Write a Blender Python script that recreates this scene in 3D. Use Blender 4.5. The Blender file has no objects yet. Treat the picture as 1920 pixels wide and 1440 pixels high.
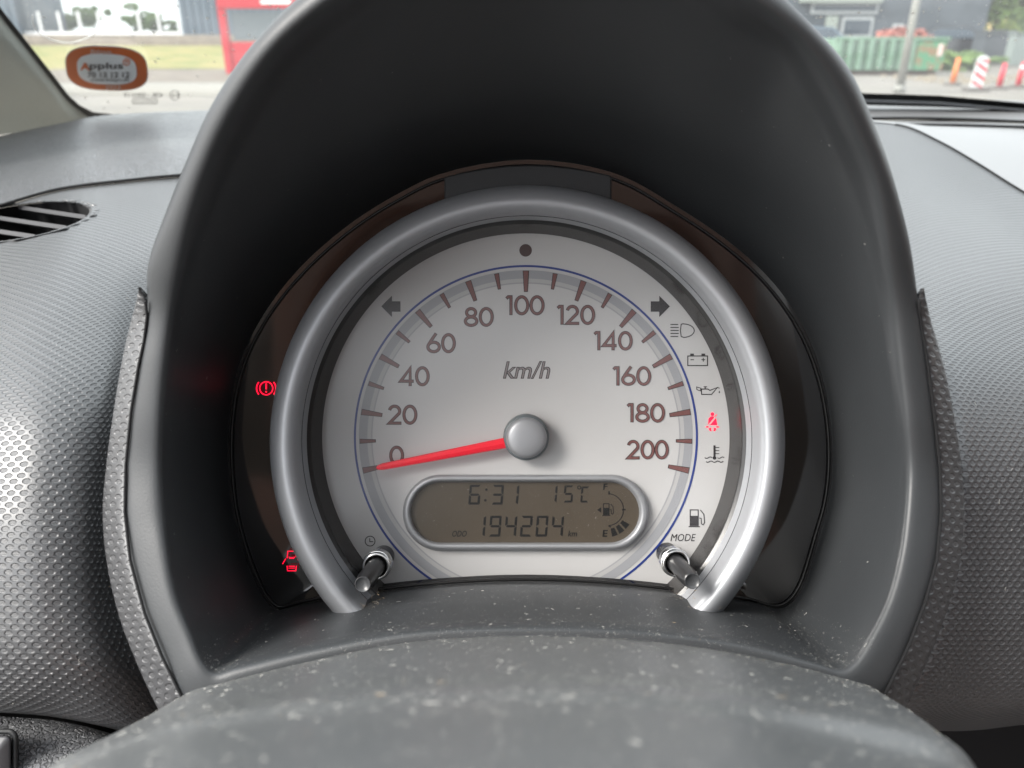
import bpy, bmesh, math, random
from mathutils import Vector, Matrix
random.seed(7)
R = math.radians
sc = bpy.context.scene
COL = sc.collection
# ------------------------------------------------------------------ camera
F = 1441.0                       # focal length in photo pixels (1920 wide)
PITCH = R(24.4)
CAMP = Vector((0, 0, 1.12))
FW = Vector((0, math.cos(PITCH), -math.sin(PITCH)))
UP = Vector((0, math.sin(PITCH), math.cos(PITCH)))
RT = Vector((1, 0, 0))
cam = bpy.data.cameras.new('camera')
camo = bpy.data.objects.new('camera', cam); COL.objects.link(camo)
camo.location = CAMP
camo.rotation_euler = (R(90) - PITCH, 0, 0)
cam.sensor_width = 36; cam.lens = 36 * F / 1920
cam.clip_start = 0.01; cam.clip_end = 2000
cam.dof.use_dof = True; cam.dof.focus_distance = 0.284; cam.dof.aperture_fstop = 13.5
sc.camera = camo
# ------------------------------------------------------------------ world, sun, exposure
SUN_EL, SUN_AZ = 40, 246         # azimuth clockwise from +Y: the sun stands to the left and a little behind
w = bpy.data.worlds.new('World'); sc.world = w; w.use_nodes = True
nt = w.node_tree; bg = nt.nodes['Background']
sky = nt.nodes.new('ShaderNodeTexSky'); sky.sky_type = 'NISHITA'; sky.sun_disc = False
sky.sun_elevation = R(SUN_EL); sky.sun_rotation = R(SUN_AZ)
sky.dust_density = 4.0; sky.air_density = 1.0
hs = nt.nodes.new('ShaderNodeHueSaturation'); hs.inputs['Saturation'].default_value = 0.4
# bright broken overcast laid over the clear sky
tcw = nt.nodes.new('ShaderNodeTexCoord'); cn = nt.nodes.new('ShaderNodeTexNoise'); cn.inputs['Scale'].default_value = 2.2; cn.inputs['Detail'].default_value = 6
cmr = nt.nodes.new('ShaderNodeMapRange'); cmr.inputs['From Min'].default_value = .3; cmr.inputs['From Max'].default_value = .7; cmr.inputs['To Min'].default_value = .45; cmr.inputs['To Max'].default_value = .9
cmx = nt.nodes.new('ShaderNodeMix'); cmx.data_type = 'RGBA'; cmx.inputs[7].default_value = (5.6, 5.8, 6.0, 1)
nt.links.new(tcw.outputs['Generated'], cn.inputs['Vector']); nt.links.new(cn.outputs['Fac'], cmr.inputs['Value']); nt.links.new(cmr.outputs[0], cmx.inputs[0])
nt.links.new(sky.outputs[0], hs.inputs['Color']); nt.links.new(hs.outputs[0], cmx.inputs[6]); nt.links.new(cmx.outputs[2], bg.inputs[0])
bg.inputs[1].default_value = 0.15
sl = bpy.data.lights.new('sun', 'SUN'); slo = bpy.data.objects.new('sun', sl); COL.objects.link(slo)
sl.energy = 1.5; sl.angle = R(25); sl.color = (1, 0.96, 0.9)
az = R(SUN_AZ); el = R(SUN_EL)
sdir = Vector((math.sin(az) * math.cos(el), math.cos(az) * math.cos(el), math.sin(el)))
slo.rotation_euler = sdir.to_track_quat('Z', 'Y').to_euler()
sc.view_settings.view_transform = 'Standard'; sc.view_settings.look = 'None'
sc.view_settings.exposure = 1.78; sc.view_settings.gamma = 1
sc.cycles.use_denoising = True
sc.cycles.max_bounces = 8; sc.cycles.transparent_max_bounces = 16
sc.cycles.sample_clamp_indirect = 6

# ------------------------------------------------------------------ helpers
def W(k):            # frame of the tilted instrument panel (x right, y away, z up) -> world
    return CAMP + RT * k[0] + FW * k[1] + UP * k[2]
def K(px, py, d): return Vector(((px - 960) / F * d, d, (720 - py) / F * d))
def P(px, py, d): return W(K(px, py, d))
def ray(px, py): return (RT * ((px - 960) / F) + FW + UP * ((720 - py) / F))
def E(px, py, Y):    # point seen at a pixel, Y metres ahead of the car
    r = ray(px, py); return CAMP + r * (Y / r.y)
def onplane(px, py, p0, n):
    r = ray(px, py); return CAMP + r * ((p0 - CAMP).dot(n) / r.dot(n))

def link(o, parent=None):
    COL.objects.link(o)
    if parent is not None: o.parent = parent
    return o
def tagit(o, label=None, cat=None, group=None, kind=None):
    if label: o['label'] = label
    if cat: o['category'] = cat
    if group: o['group'] = group
    if kind: o['kind'] = kind
    return o
ORG = {}
def thing(name, label, cat, org, group=None):
    o = bpy.data.objects.new(name, None); o.location = org; o.empty_display_size = 0.02
    COL.objects.link(o); ORG[o.name] = Vector(org); tagit(o, label, cat, group); return o
def org_of(p):
    while p is not None and p.name not in ORG: p = p.parent
    return ORG[p.name] if p is not None else Vector((0, 0, 0))
def mesh(name, vs, fs, mats, parent=None, smooth=True, uvs=None, mi=None, org=None, label=None):
    """vertices in world space; the mesh is stored relative to the thing it belongs to"""
    o0 = org_of(parent) if parent is not None else (Vector(org) if org is not None else Vector((0, 0, 0)))
    me = bpy.data.meshes.new(name)
    me.from_pydata([tuple(Vector(v) - o0) for v in vs], [], fs)
    if not isinstance(mats, (list, tuple)): mats = [mats]
    for m in mats: me.materials.append(m)
    if mi:
        for p, i in zip(me.polygons, mi): p.material_index = i
    if smooth:
        for p in me.polygons: p.use_smooth = True
    if uvs:
        l = me.uv_layers.new(name='UVMap')
        for lp in me.loops: l.data[lp.index].uv = uvs[lp.vertex_index]
    o = bpy.data.objects.new(name, me)
    if parent is None:
        o.location = o0; ORG[o.name] = o0; COL.objects.link(o); ORG[o.name] = o0
    else: link(o, parent)
    if label: o['label'] = label
    return o
def lerp(a, b, t): return a + (b - a) * t
def cr(pts, n, closed=False):
    """centripetal Catmull-Rom through points"""
    m = len(pts); out = []
    pts = [Vector(p) for p in pts]
    segs = m if closed else m - 1
    for i in range(segs):
        p1, p2 = pts[i], pts[(i + 1) % m]
        p0 = pts[i - 1] if (closed or i > 0) else p1 * 2 - p2
        p3 = pts[(i + 2) % m] if (closed or i + 2 < m) else p2 * 2 - p1
        t0 = 0.; t1 = t0 + max((p1 - p0).length, 1e-9) ** .5
        t2 = t1 + max((p2 - p1).length, 1e-9) ** .5; t3 = t2 + max((p3 - p2).length, 1e-9) ** .5
        for j in range(n):
            t = lerp(t1, t2, j / n)
            a1 = p0 * ((t1 - t) / (t1 - t0)) + p1 * ((t - t0) / (t1 - t0))
            a2 = p1 * ((t2 - t) / (t2 - t1)) + p2 * ((t - t1) / (t2 - t1))
            a3 = p2 * ((t3 - t) / (t3 - t2)) + p3 * ((t - t2) / (t3 - t2))
            b1 = a1 * ((t2 - t) / (t2 - t0)) + a2 * ((t - t0) / (t2 - t0))
            b2 = a2 * ((t3 - t) / (t3 - t1)) + a3 * ((t - t1) / (t3 - t1))
            out.append(b1 * ((t2 - t) / (t2 - t1)) + b2 * ((t - t1) / (t2 - t1)))
    if not closed: out.append(pts[-1].copy())
    return out
def net(rows, nu, nv, closed=False):
    """rows of control points -> dense grid[row][col]"""
    rr = [cr(r, nu, closed) for r in rows]
    cols = [cr([r[j] for r in rr], nv) for j in range(len(rr[0]))]
    return [[cols[j][i] for j in range(len(cols))] for i in range(len(cols[0]))]
def grid_mesh(name, g, mat, parent=None, closed=False, uvmode=None, flip=False, org=None, thick=0, label=None):
    """g in panel frame (K) -> mesh"""
    nr, nc = len(g), len(g[0]); vs = [W(p) for r in g for p in r]; fs = []
    for i in range(nr - 1):
        for j in range(nc if closed else nc - 1):
            a = i * nc + j; b = i * nc + (j + 1) % nc; c = (i + 1) * nc + (j + 1) % nc; d = (i + 1) * nc + j
            fs.append((a, b, c, d) if not flip else (a, d, c, b))
    uvs = None
    if uvmode:
        jm = nc // 2
        vcum = [0.]
        for i in range(1, nr): vcum.append(vcum[-1] + (g[i][jm] - g[i - 1][jm]).length * 1000)
        uvs = []
        for i in range(nr):
            u = 0.
            for j in range(nc):
                if j: u += (g[i][j] - g[i][j - 1]).length * 1000
                uvs.append((g[i][j].x * 1000 if uvmode == 'x' else u, vcum[i]))
    o = mesh(name, vs, fs, mat, parent, True, uvs, org=org, label=label)
    if thick:
        md = o.modifiers.new('thickness', 'SOLIDIFY'); md.thickness = thick; md.offset = -1
    return o
def box(name, c, s, mat, parent=None, bev=0, org=None, rz=0, label=None):
    bm = bmesh.new(); bmesh.ops.create_cube(bm, size=1)
    for v in bm.verts: v.co = Vector((v.co.x * s[0], v.co.y * s[1], v.co.z * s[2]))
    if bev: bmesh.ops.bevel(bm, geom=list(bm.edges), offset=bev, segments=2, affect='EDGES')
    if rz: bmesh.ops.rotate(bm, verts=bm.verts, cent=(0, 0, 0), matrix=Matrix.Rotation(rz, 3, 'Z'))
    vs = [v.co + Vector(c) for v in bm.verts]; fs = [[v.index for v in f.verts] for f in bm.faces]; bm.free()
    return mesh(name, vs, fs, mat, parent, False, org=org, label=label)
def tube(name, path, rad, mat, parent=None, seg=12, org=None, cap=True, rads=None):
    vs, fs = [], []; path = [Vector(p) for p in path]
    for i, p in enumerate(path):
        t = (path[min(i + 1, len(path) - 1)] - path[max(i - 1, 0)]).normalized()
        a = t.orthogonal().normalized() if i == 0 else (pa - t * pa.dot(t)).normalized()
        pa = a; b = t.cross(a); r = rads[i] if rads else rad
        for k in range(seg):
            an = 2 * math.pi * k / seg; vs.append(p + a * math.cos(an) * r + b * math.sin(an) * r)
    for i in range(len(path) - 1):
        for k in range(seg):
            fs.append((i * seg + k, i * seg + (k + 1) % seg, (i + 1) * seg + (k + 1) % seg, (i + 1) * seg + k))
    if cap: fs.append(tuple(range(seg))[::-1]); fs.append(tuple((len(path) - 1) * seg + k for k in range(seg)))
    if name is None: return vs, fs
    return mesh(name, vs, fs, mat, parent, True, org=org)

# ------------------------------------------------------------------ materials
def mat(name, col, rough=0.5, metal=0, spec=0.5, bump=None, emit=None, es=0, coat=0, cvar=None, rvar=None, coatr=0.1):
    m = bpy.data.materials.new(name); m.use_nodes = True; n = m.node_tree; b = n.nodes['Principled BSDF']
    b.inputs['Base Color'].default_value = (*col, 1); b.inputs['Roughness'].default_value = rough
    b.inputs['Metallic'].default_value = metal; b.inputs['Specular IOR Level'].default_value = spec
    if coat: b.inputs['Coat Weight'].default_value = coat; b.inputs['Coat Roughness'].default_value = coatr
    if emit: b.inputs['Emission Color'].default_value = (*emit, 1); b.inputs['Emission Strength'].default_value = es
    tc = n.nodes.new('ShaderNodeTexCoord')
    if bump:                        # (kind, scale, distance, strength)
        if bump[0] == 'leather':
            t = n.nodes.new('ShaderNodeTexVoronoi'); t.feature = 'DISTANCE_TO_EDGE'; t.inputs['Scale'].default_value = bump[1]
            nz = n.nodes.new('ShaderNodeTexNoise'); nz.inputs['Scale'].default_value = bump[1] * .6
            mx = n.nodes.new('ShaderNodeMix'); mx.data_type = 'VECTOR'; mx.inputs[0].default_value = 0.004
            n.links.new(tc.outputs['Object'], nz.inputs['Vector'])
            n.links.new(tc.outputs['Object'], mx.inputs[4]); n.links.new(nz.outputs['Color'], mx.inputs[5])
            n.links.new(mx.outputs[1], t.inputs['Vector'])
            mr = n.nodes.new('ShaderNodeMapRange'); mr.inputs['From Max'].default_value = 0.18; mr.interpolation_type = 'SMOOTHSTEP'
            n.links.new(t.outputs['Distance'], mr.inputs['Value']); out = mr.outputs[0]
        else:
            t = n.nodes.new('ShaderNodeTexNoise'); t.inputs['Scale'].default_value = bump[1]; t.inputs['Detail'].default_value = 3
            n.links.new(tc.outputs['Object'], t.inputs['Vector']); out = t.outputs['Fac']
        bn = n.nodes.new('ShaderNodeBump'); bn.inputs['Distance'].default_value = bump[2]; bn.inputs['Strength'].default_value = bump[3]
        n.links.new(out, bn.inputs['Height']); n.links.new(bn.outputs[0], b.inputs['Normal'])
    if cvar:                        # (scale, other colour, low, high)
        t = n.nodes.new('ShaderNodeTexNoise'); t.inputs['Scale'].default_value = cvar[0]; t.inputs['Detail'].default_value = 5
        n.links.new(tc.outputs['Object'], t.inputs['Vector'])
        mr = n.nodes.new('ShaderNodeMapRange'); mr.inputs['From Min'].default_value = cvar[2]; mr.inputs['From Max'].default_value = cvar[3]
        mx = n.nodes.new('ShaderNodeMix'); mx.data_type = 'RGBA'; mx.inputs[6].default_value = (*col, 1); mx.inputs[7].default_value = (*cvar[1], 1)
        n.links.new(t.outputs['Fac'], mr.inputs['Value']); n.links.new(mr.outputs[0], mx.inputs[0]); n.links.new(mx.outputs[2], b.inputs['Base Color'])
    if rvar:                        # (scale, r0, r1)
        t = n.nodes.new('ShaderNodeTexNoise'); t.inputs['Scale'].default_value = rvar[0]; t.inputs['Detail'].default_value = 4
        n.links.new(tc.outputs['Object'], t.inputs['Vector'])
        mr = n.nodes.new('ShaderNodeMapRange'); mr.inputs['From Min'].default_value = .3; mr.inputs['From Max'].default_value = .7
        mr.inputs['To Min'].default_value = rvar[1]; mr.inputs['To Max'].default_value = rvar[2]
        n.links.new(t.outputs['Fac'], mr.inputs['Value']); n.links.new(mr.outputs[0], b.inputs['Roughness'])
    return m
def thin_glass(name, tint=(1, 1, 1), ior=1.45, rough=0.0, dirt=0):
    m = bpy.data.materials.new(name); m.use_nodes = True; n = m.node_tree; n.nodes.clear()
    o = n.nodes.new('ShaderNodeOutputMaterial'); t = n.nodes.new('ShaderNodeBsdfTransparent'); t.inputs[0].default_value = (*tint, 1)
    g = n.nodes.new('ShaderNodeBsdfGlossy'); g.inputs['Roughness'].default_value = rough
    fr = n.nodes.new('ShaderNodeFresnel'); fr.inputs[0].default_value = ior
    mx = n.nodes.new('ShaderNodeMixShader'); n.links.new(fr.outputs[0], mx.inputs[0]); n.links.new(t.outputs[0], mx.inputs[1]); n.links.new(g.outputs[0], mx.inputs[2])
    last = mx.outputs[0]
    if dirt:
        tc = n.nodes.new('ShaderNodeTexCoord'); nz = n.nodes.new('ShaderNodeTexNoise'); nz.inputs['Scale'].default_value = 9; nz.inputs['Detail'].default_value = 6
        mp = n.nodes.new('ShaderNodeMapping'); mp.inputs['Scale'].default_value = (1, 2, 3)
        n.links.new(tc.outputs['Object'], mp.inputs[0]); n.links.new(mp.outputs[0], nz.inputs[0])
        mr = n.nodes.new('ShaderNodeMapRange'); mr.inputs['From Min'].default_value = .4; mr.inputs['From Max'].default_value = .8; mr.inputs['To Max'].default_value = dirt
        mr.inputs['To Min'].default_value = dirt * .5  # raised floor lays an even pale haze over the dirt film
        n.links.new(nz.outputs['Fac'], mr.inputs['Value'])
        df = n.nodes.new('ShaderNodeBsdfTranslucent'); df.inputs[0].default_value = (.8, .8, .8, 1)
        m2 = n.nodes.new('ShaderNodeMixShader'); n.links.new(mr.outputs[0], m2.inputs[0]); n.links.new(last, m2.inputs[1]); n.links.new(df.outputs[0], m2.inputs[2]); last = m2.outputs[0]
    n.links.new(last, o.inputs[0]); return m
def dimple_mat(name, col, pu=3.9, pv=3.6, rx=1.34, ry=.86, r_land=.37, r_dim=.52, bd=.00040):
    m = bpy.data.materials.new(name); m.use_nodes = True; n = m.node_tree; b = n.nodes['Principled BSDF']; L = n.links.new
    b.inputs['Base Color'].default_value = (*col, 1); b.inputs['Specular IOR Level'].default_value = 1.0
    uv = n.nodes.new('ShaderNodeUVMap'); sp = n.nodes.new('ShaderNodeSeparateXYZ'); L(uv.outputs[0], sp.inputs[0])
    def M(op, a, bb=None, c=None):
        x = n.nodes.new('ShaderNodeMath'); x.operation = op
        for i, v in enumerate((a, bb, c)):
            if v is None: continue
            if isinstance(v, (int, float)): x.inputs[i].default_value = v
            else: L(v, x.inputs[i])
        return x.outputs[0]
    a = M('DIVIDE', sp.outputs[0], pu); v = M('DIVIDE', sp.outputs[1], pv)
    ds = []
    for off in (0, .5):
        fx = M('MULTIPLY', M('SUBTRACT', M('FRACT', M('ADD', a, off + 100)), .5), pu / rx)
        fy = M('MULTIPLY', M('SUBTRACT', M('FRACT', M('ADD', v, off + 100)), .5), pv / ry)
        ds.append(M('SQRT', M('ADD', M('MULTIPLY', fx, fx), M('MULTIPLY', fy, fy))))
    d = M('MINIMUM', ds[0], ds[1])
    mr = n.nodes.new('ShaderNodeMapRange'); mr.interpolation_type = 'SMOOTHSTEP'
    mr.inputs['From Min'].default_value = .72; mr.inputs['From Max'].default_value = 1.05; L(d, mr.inputs['Value'])
    land = mr.outputs[0]
    rib = M('MULTIPLY', M('MULTIPLY', M('SINE', M('MULTIPLY', sp.outputs[1], 2 * math.pi / .45)), .08), M('SUBTRACT', 1, land))
    tc = n.nodes.new('ShaderNodeTexCoord'); nz = n.nodes.new('ShaderNodeTexNoise'); nz.inputs['Scale'].default_value = 2500; L(tc.outputs['Object'], nz.inputs[0])
    h = M('ADD', M('ADD', land, rib), M('MULTIPLY', nz.outputs['Fac'], .07))
    bn = n.nodes.new('ShaderNodeBump'); bn.inputs['Distance'].default_value = bd; bn.inputs['Strength'].default_value = 1
    L(h, bn.inputs['Height']); L(bn.outputs[0], b.inputs['Normal'])
    r = n.nodes.new('ShaderNodeMapRange'); r.inputs['To Min'].default_value = r_dim; r.inputs['To Max'].default_value = r_land
    L(land, r.inputs['Value']); L(r.outputs[0], b.inputs['Roughness'])
    return m

M_hood = mat('matt black plastic', (.037, .040, .043), .42, bump=('noise', 1500, .00008, .6), rvar=(22, .40, .52))
M_cover = mat('grained black plastic', (.098, .102, .104), .36, bump=('noise', 1800, .00006, .5), rvar=(18, .33, .42))
M_dimple = dimple_mat('dimpled dark plastic', (.066, .068, .072))
M_pad = mat('leather grained plastic', (.125, .128, .135), .34, bump=('leather', 560, .0009, .9))
M_smoothpad = mat('smooth dash plastic', (.15, .15, .155), .5, bump=('noise', 900, .0001, .4))
M_pillar = mat('pale grained pillar plastic', (.46, .49, .45), .55, bump=('noise', 420, .0009, .8))
M_rubber = mat('black rubber', (.008, .009, .010), .55)
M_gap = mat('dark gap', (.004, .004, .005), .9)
M_silver = mat('satin silver paint', (.34, .35, .37), .50, metal=.5, bump=('noise', 5000, .00001, .4))
M_silver2 = mat('grey satin plastic', (.30, .31, .33), .4, metal=.3)
M_gloss = mat('smoked gloss lens', (.006, .006, .007), .05, spec=1.0, rvar=(30, .035, .07))
M_ringdark = mat('smoked ring wall', (.020, .018, .017), .25)
M_black = mat('black plastic rim', (.008, .008, .008), .35)
M_face = mat('silver white dial paint', (.49, .49, .492), .5, metal=0.0, bump=('noise', 4000, .00001, .3))
M_blue = mat('blue print', (.01, .032, .20), .5)
M_band = mat('light grey print', (.30, .31, .33), .5)
M_bandl = mat('thin grey print', (.33, .335, .35), .5)
M_bandw = mat('pale print between the rings', (.42, .42, .425), .5)
M_ink = mat('dark print', (.016, .013, .015), .5)
M_inkf = mat('maroon print', (.155, .062, .058), .5)
M_inkg = mat('grey print', (.22, .19, .19), .5)
M_needle = mat('red needle plastic', (.60, .006, .02), .3, emit=(1, .01, .04), es=.06)  # faint red glow added on top of the plastic colour
M_red = mat('lit red lamp', (.8, .0, .03), .4, emit=(1, .003, .035), es=.5)
M_lcd = mat('brown lcd glass', (.068, .055, .040), .35, cvar=(40, (.077, .062, .046), .3, .7))
M_lcdink = mat('lcd segment', (.008, .008, .008), .4)
M_chrome = mat('polished metal', (.75, .75, .74), .12, metal=1)
M_knob = mat('knob black plastic', (.012, .012, .013), .28)
M_lens = thin_glass('clear lens', (.97, .965, .96), 1.45, .16)
M_screen = thin_glass('windscreen glass', (.93, .96, .94), 1.35, 0, dirt=.10)
M_dust = mat('dust', (.58, .57, .53), .9)
M_dust2 = mat('tan crumbs', (.42, .30, .16), .9)

# ------------------------------------------------------------------ flat print helper
class Ink:
    def __init__(s): s.v, s.f, s.m, s.n = [], [], [], 0
    def _l(s, lift): s.n += 1; return lift + s.n * .000012
    def poly(s, pts, mi=0, lift=.0001):
        l = s._l(lift); b = len(s.v); s.v += [(x, y, l) for x, y in pts]; s.f.append(tuple(range(b, b + len(pts)))); s.m.append(mi); return s
    def stroke(s, pts, wd, mi=0, lift=.0001, closed=False, w2=None):
        l = s._l(lift); b = len(s.v); n = len(pts); A = [Vector(p) for p in pts]
        for i in range(n):
            p = A[i]; pr = A[i - 1] if (closed or i) else None; nx = A[(i + 1) % n] if (closed or i < n - 1) else None
            d1 = (p - pr).normalized() if pr is not None else None; d2 = (nx - p).normalized() if nx is not None else None
            if d1 is None: d1 = d2
            if d2 is None: d2 = d1
            t = (d1 + d2); t = t.normalized() if t.length > 1e-6 else d1
            nn = Vector((-t.y, t.x)); c = max(.4, nn.dot(Vector((-d1.y, d1.x))))
            ww = (wd if w2 is None else lerp(wd, w2, i / (n - 1))) / 2 / c
            s.v += [(*(p + nn * ww), l), (*(p - nn * ww), l)]
        for i in range(n if closed else n - 1):
            j = (i + 1) % n; s.f.append((b + 2 * i, b + 2 * j, b + 2 * j + 1, b + 2 * i + 1)); s.m.append(mi)
        return s
    def circle(s, cx, cy, r, wd, mi=0, lift=.0001, a0=0, a1=360, n=40):
        full = abs(a1 - a0) >= 360
        pts = [(cx + r * math.cos(R(lerp(a0, a1, i / n))), cy - r * math.sin(R(lerp(a0, a1, i / n)))) for i in range(n if full else n + 1)]
        return s.stroke(pts, wd, mi, lift, full)
    def disc(s, cx, cy, r, mi=0, lift=.0001, n=32, ry=None):
        return s.poly([(cx + r * math.cos(2 * math.pi * i / n), cy + (ry or r) * math.sin(2 * math.pi * i / n)) for i in range(n)], mi, lift)
    def text(s, st, x0, y0, x1, y1, mi=0, lift=.0001, shear=0, off=0, flip=False):
        """fit text to the pixel box x0..x1, y0 (top)..y1 (baseline)"""
        def get(off):
            c = bpy.data.curves.new('t', 'FONT'); c.body = st; c.size = 1; c.offset = off; c.resolution_u = 3
            o = bpy.data.objects.new('t', c); COL.objects.link(o); bpy.context.view_layer.update()
            me = bpy.data.meshes.new_from_object(o.evaluated_get(bpy.context.evaluated_depsgraph_get()))
            V = [(v.co.x, v.co.y) for v in me.vertices]; Fs = [tuple(p.vertices) for p in me.polygons]
            bpy.data.objects.remove(o); bpy.data.curves.remove(c); bpy.data.meshes.remove(me); return V, Fs
        V0, _ = get(0); V, Fs = get(off) if off else (V0, _)
        if not off: Fs = _
        ax, bx = min(v[0] for v in V0), max(v[0] for v in V0); ay, by = min(0, 0), max(v[1] for v in V0)
        l = s._l(lift); b = len(s.v)
        for vx, vy in V:
            u = (vx - ax) / (bx - ax); t = (vy - ay) / (by - ay)
            X = lerp(x0, x1, 1 - u if flip else u) + shear * t * (y1 - y0); Y = lerp(y1, y0, t); s.v.append((X, Y, l))
        for f in Fs: s.f.append(tuple(i + b for i in f)); s.m.append(mi)
        return s
    def build(s, name, mats, parent, mp, label=None):
        o = mesh(name, [mp(*v) for v in s.v], s.f, mats, parent, False, mi=s.m, label=label); return o
DD = .288
def onface(x, y, l): return P(x, y, DD) - FW * l       # printed on the dial: lift is towards the viewer
def arcpts(cx, cy, rx, ry, a0, a1, n): return [(cx + rx * math.cos(R(lerp(a0, a1, i / n))), cy + ry * math.sin(R(lerp(a0, a1, i / n)))) for i in range(n + 1)]
GL = {  # stroke centrelines, y up, height 1, with advance widths
 '0': (.70, [('c', arcpts(.35, .5, .275, .43, 0, 360, 36)[:-1])]),
 '1': (.38, [('o', [(.03, .84), (.12, .93), (.24, .93), (.24, 0)])]),
 '2': (.70, [('o', arcpts(.34, .68, .235, .25, 170, -28, 14) + [(.10, .07), (.66, .07)])]),
 '4': (.76, [('o', [(.70, .25), (.08, .25), (.53, .90), (.53, 0)])]),
 '6': (.70, [('c', arcpts(.35, .31, .27, .24, 0, 360, 30)[:-1]), ('o', [(.11, .42), (.25, .66), (.47, 1.0)])]),
 '8': (.70, [('c', arcpts(.35, .28, .265, .215, 0, 360, 30)[:-1]), ('c', arcpts(.35, .72, .21, .205, 0, 360, 26)[:-1])]),
}
def number(ink, st, x0, x1, y0, y1):
    h = y1 - y0; tot = sum(GL[c][0] for c in st) - .04; sx = (x1 - x0) / tot; x = x0 - .02 * sx
    for mi, wd, li in ((0, h * .168, .0001), (1, h * .108, .00035)):
        x = x0 - .02 * sx
        for c in st:
            adv, strokes = GL[c]
            for kd, pts in strokes:
                q = [(x + px * sx, y1 - py * h) for px, py in pts]
                if mi and kd == 'o':   # keep the outline visible at the stroke ends
                    a, b = Vector(q[0]), Vector(q[1]); q[0] = tuple(a + (b - a).normalized() * 1.1)
                    a, b = Vector(q[-1]), Vector(q[-2]); q[-1] = tuple(a + (b - a).normalized() * 1.1)
                ink.stroke(q, wd, mi, li, kd == 'c')
            x += adv * sx

# ================================================================== INSTRUMENT CLUSTER
cl = thing('instrument_cluster', 'round silver-ringed speedometer cluster with white dial under the black hood', 'instrument cluster', P(986, 819, .30))
CX, CY = 986.0, 819.5
ax0 = K(CX, CY, DD)
def ringmesh(name, prof, matl, parent, a0=0, a1=360, n=180, label=None):
    """lathe round the dial axis; prof = list of (radius m, depth m); angle from +x, counter-clockwise"""
    full = a1 - a0 >= 360; m = n if full else n + 1; vs = []; fs = []; k = len(prof)
    for i in range(m):
        a = R(lerp(a0, a1, i / n))
        for r, d in prof: vs.append(W(Vector((ax0.x + r * math.cos(a), d, ax0.z + r * math.sin(a)))))
    for i in range(n):
        for j in range(k - 1):
            a = i * k + j; b = ((i + 1) % m) * k + j; fs.append((a, b, b + 1, a + 1))
    return mesh(name, vs, fs, matl, parent, True, label=label)
mm = DD / F                       # metres per pixel on the dial
face = ringmesh('dial_face', [(.0001, DD), (.0766, DD)], M_face, cl)
def pring(name, r0, r1, m, lift, a0=0, a1=360):
    return ringmesh(name, [(r0 * mm, DD - lift), (r1 * mm, DD - lift)], m, face, a0, a1)
pring('outer_scale_band', 297, 313, M_band, .00012)
pring('pale_scale_ring', 290.5, 296.9, M_bandw, .00009)
pring('thin_scale_line', 287.5, 290.3, M_bandl, .00010)
pring('blue_ring', 318.5, 322.5, M_blue, .00015)
for i in range(21):
    a = R(191.6 - i * 10.16); maj = i % 2 == 0
    r0, r1, wa, wb = (312, 272, 12, 7.5) if maj else (311.5, 281, 9.5, 6)
    def q(r): return (CX + r * math.cos(a), CY - r * math.sin(a))
    ik = Ink(); ik.stroke([q(r0), q(r1)], wa, 0, .0002, w2=wb); ik.stroke([q(r0 - 1.1), q(r1 + 1.1)], wa - 2.2, 1, .0004, w2=wb - 2)
    ik.build('tick_mark', [M_ink, M_inkf], face, onface)
for st, x0, x1, y0, y1 in (('0', 730.5, 757, 836, 872), ('20', 727, 782, 759, 796), ('40', 749, 805, 687, 724), ('60', 800, 854, 625, 662), ('80', 870, 925, 576, 612.5),
    ('100', 949, 1020.5, 554, 591), ('120', 1045, 1115, 572, 609), ('140', 1114, 1185.5, 621, 657), ('160', 1149.5, 1220, 687, 723), ('180', 1176, 1246, 756, 792), ('200', 1175, 1253, 825, 861)):
    ik = Ink(); number(ik, st, x0, x1, y0, y1)
    ik.build('number', [M_ink, M_inkf], face, onface, 'maroon number %s with dark outline' % st)
ik = Ink()
ik.text('km/h', 944, 678, 1028, 709, 0, .0001, shear=.22, off=.022); ik.text('km/h', 944, 678, 1028, 709, 1, .0003, shear=.22, off=-.012)
ik.build('unit_text', [M_ink, M_inkg], face, onface)
Ink().disc(985.5, 469.5, 11.8).build('indicator_dot', [mat('brown print', (.06, .035, .035), .5)], face, onface)
def arrow(s, cx):
    pts = [(-18, -9.5), (-2, -9.5), (-2, -20), (18, 0), (-2, 20), (-2, 10), (-18, 10)]
    Ink().poly([(cx + s * x, 574.5 + y) for x, y in pts]).build('turn_arrow', [M_ink], face, onface)
arrow(1, 1238); arrow(-1, 733)
# high beam
ik = Ink()
for k in range(5): ik.stroke([(1257, 608.5 + 5.6 * k), (1272.5 - (1 if k in (0, 4) else 0), 608.5 + 5.6 * k)], 1.9)
ik.stroke([(1277, 608), (1281, 607)] + arcpts(1281, 620, 20.5, 12.6, -88, 88, 16) + [(1277, 631), (1275.6, 620)], 1.8, closed=True)
ik.build('high_beam_symbol', [M_ink], face, onface)
ik = Ink(); ik.stroke([(1289.5, 667.5), (1326.5, 667.5), (1326.5, 685.5), (1289.5, 685.5)], 2, closed=True)
ik.poly([(1294, 663), (1301, 663), (1301, 667), (1294, 667)]); ik.poly([(1315, 663), (1322, 663), (1322, 667), (1315, 667)])
ik.stroke([(1294.5, 674.5), (1301, 674.5)], 1.7); ik.stroke([(1315, 674.5), (1322, 674.5)], 1.7); ik.stroke([(1318.5, 671), (1318.5, 678)], 1.7)
ik.build('battery_symbol', [M_ink], face, onface)
ik = Ink(); ik.stroke([(1315, 729.5), (1327, 729.5), (1331, 732), (1345, 726.5), (1334, 739.5), (1315.5, 739.5)], 1.9, closed=True)
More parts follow.
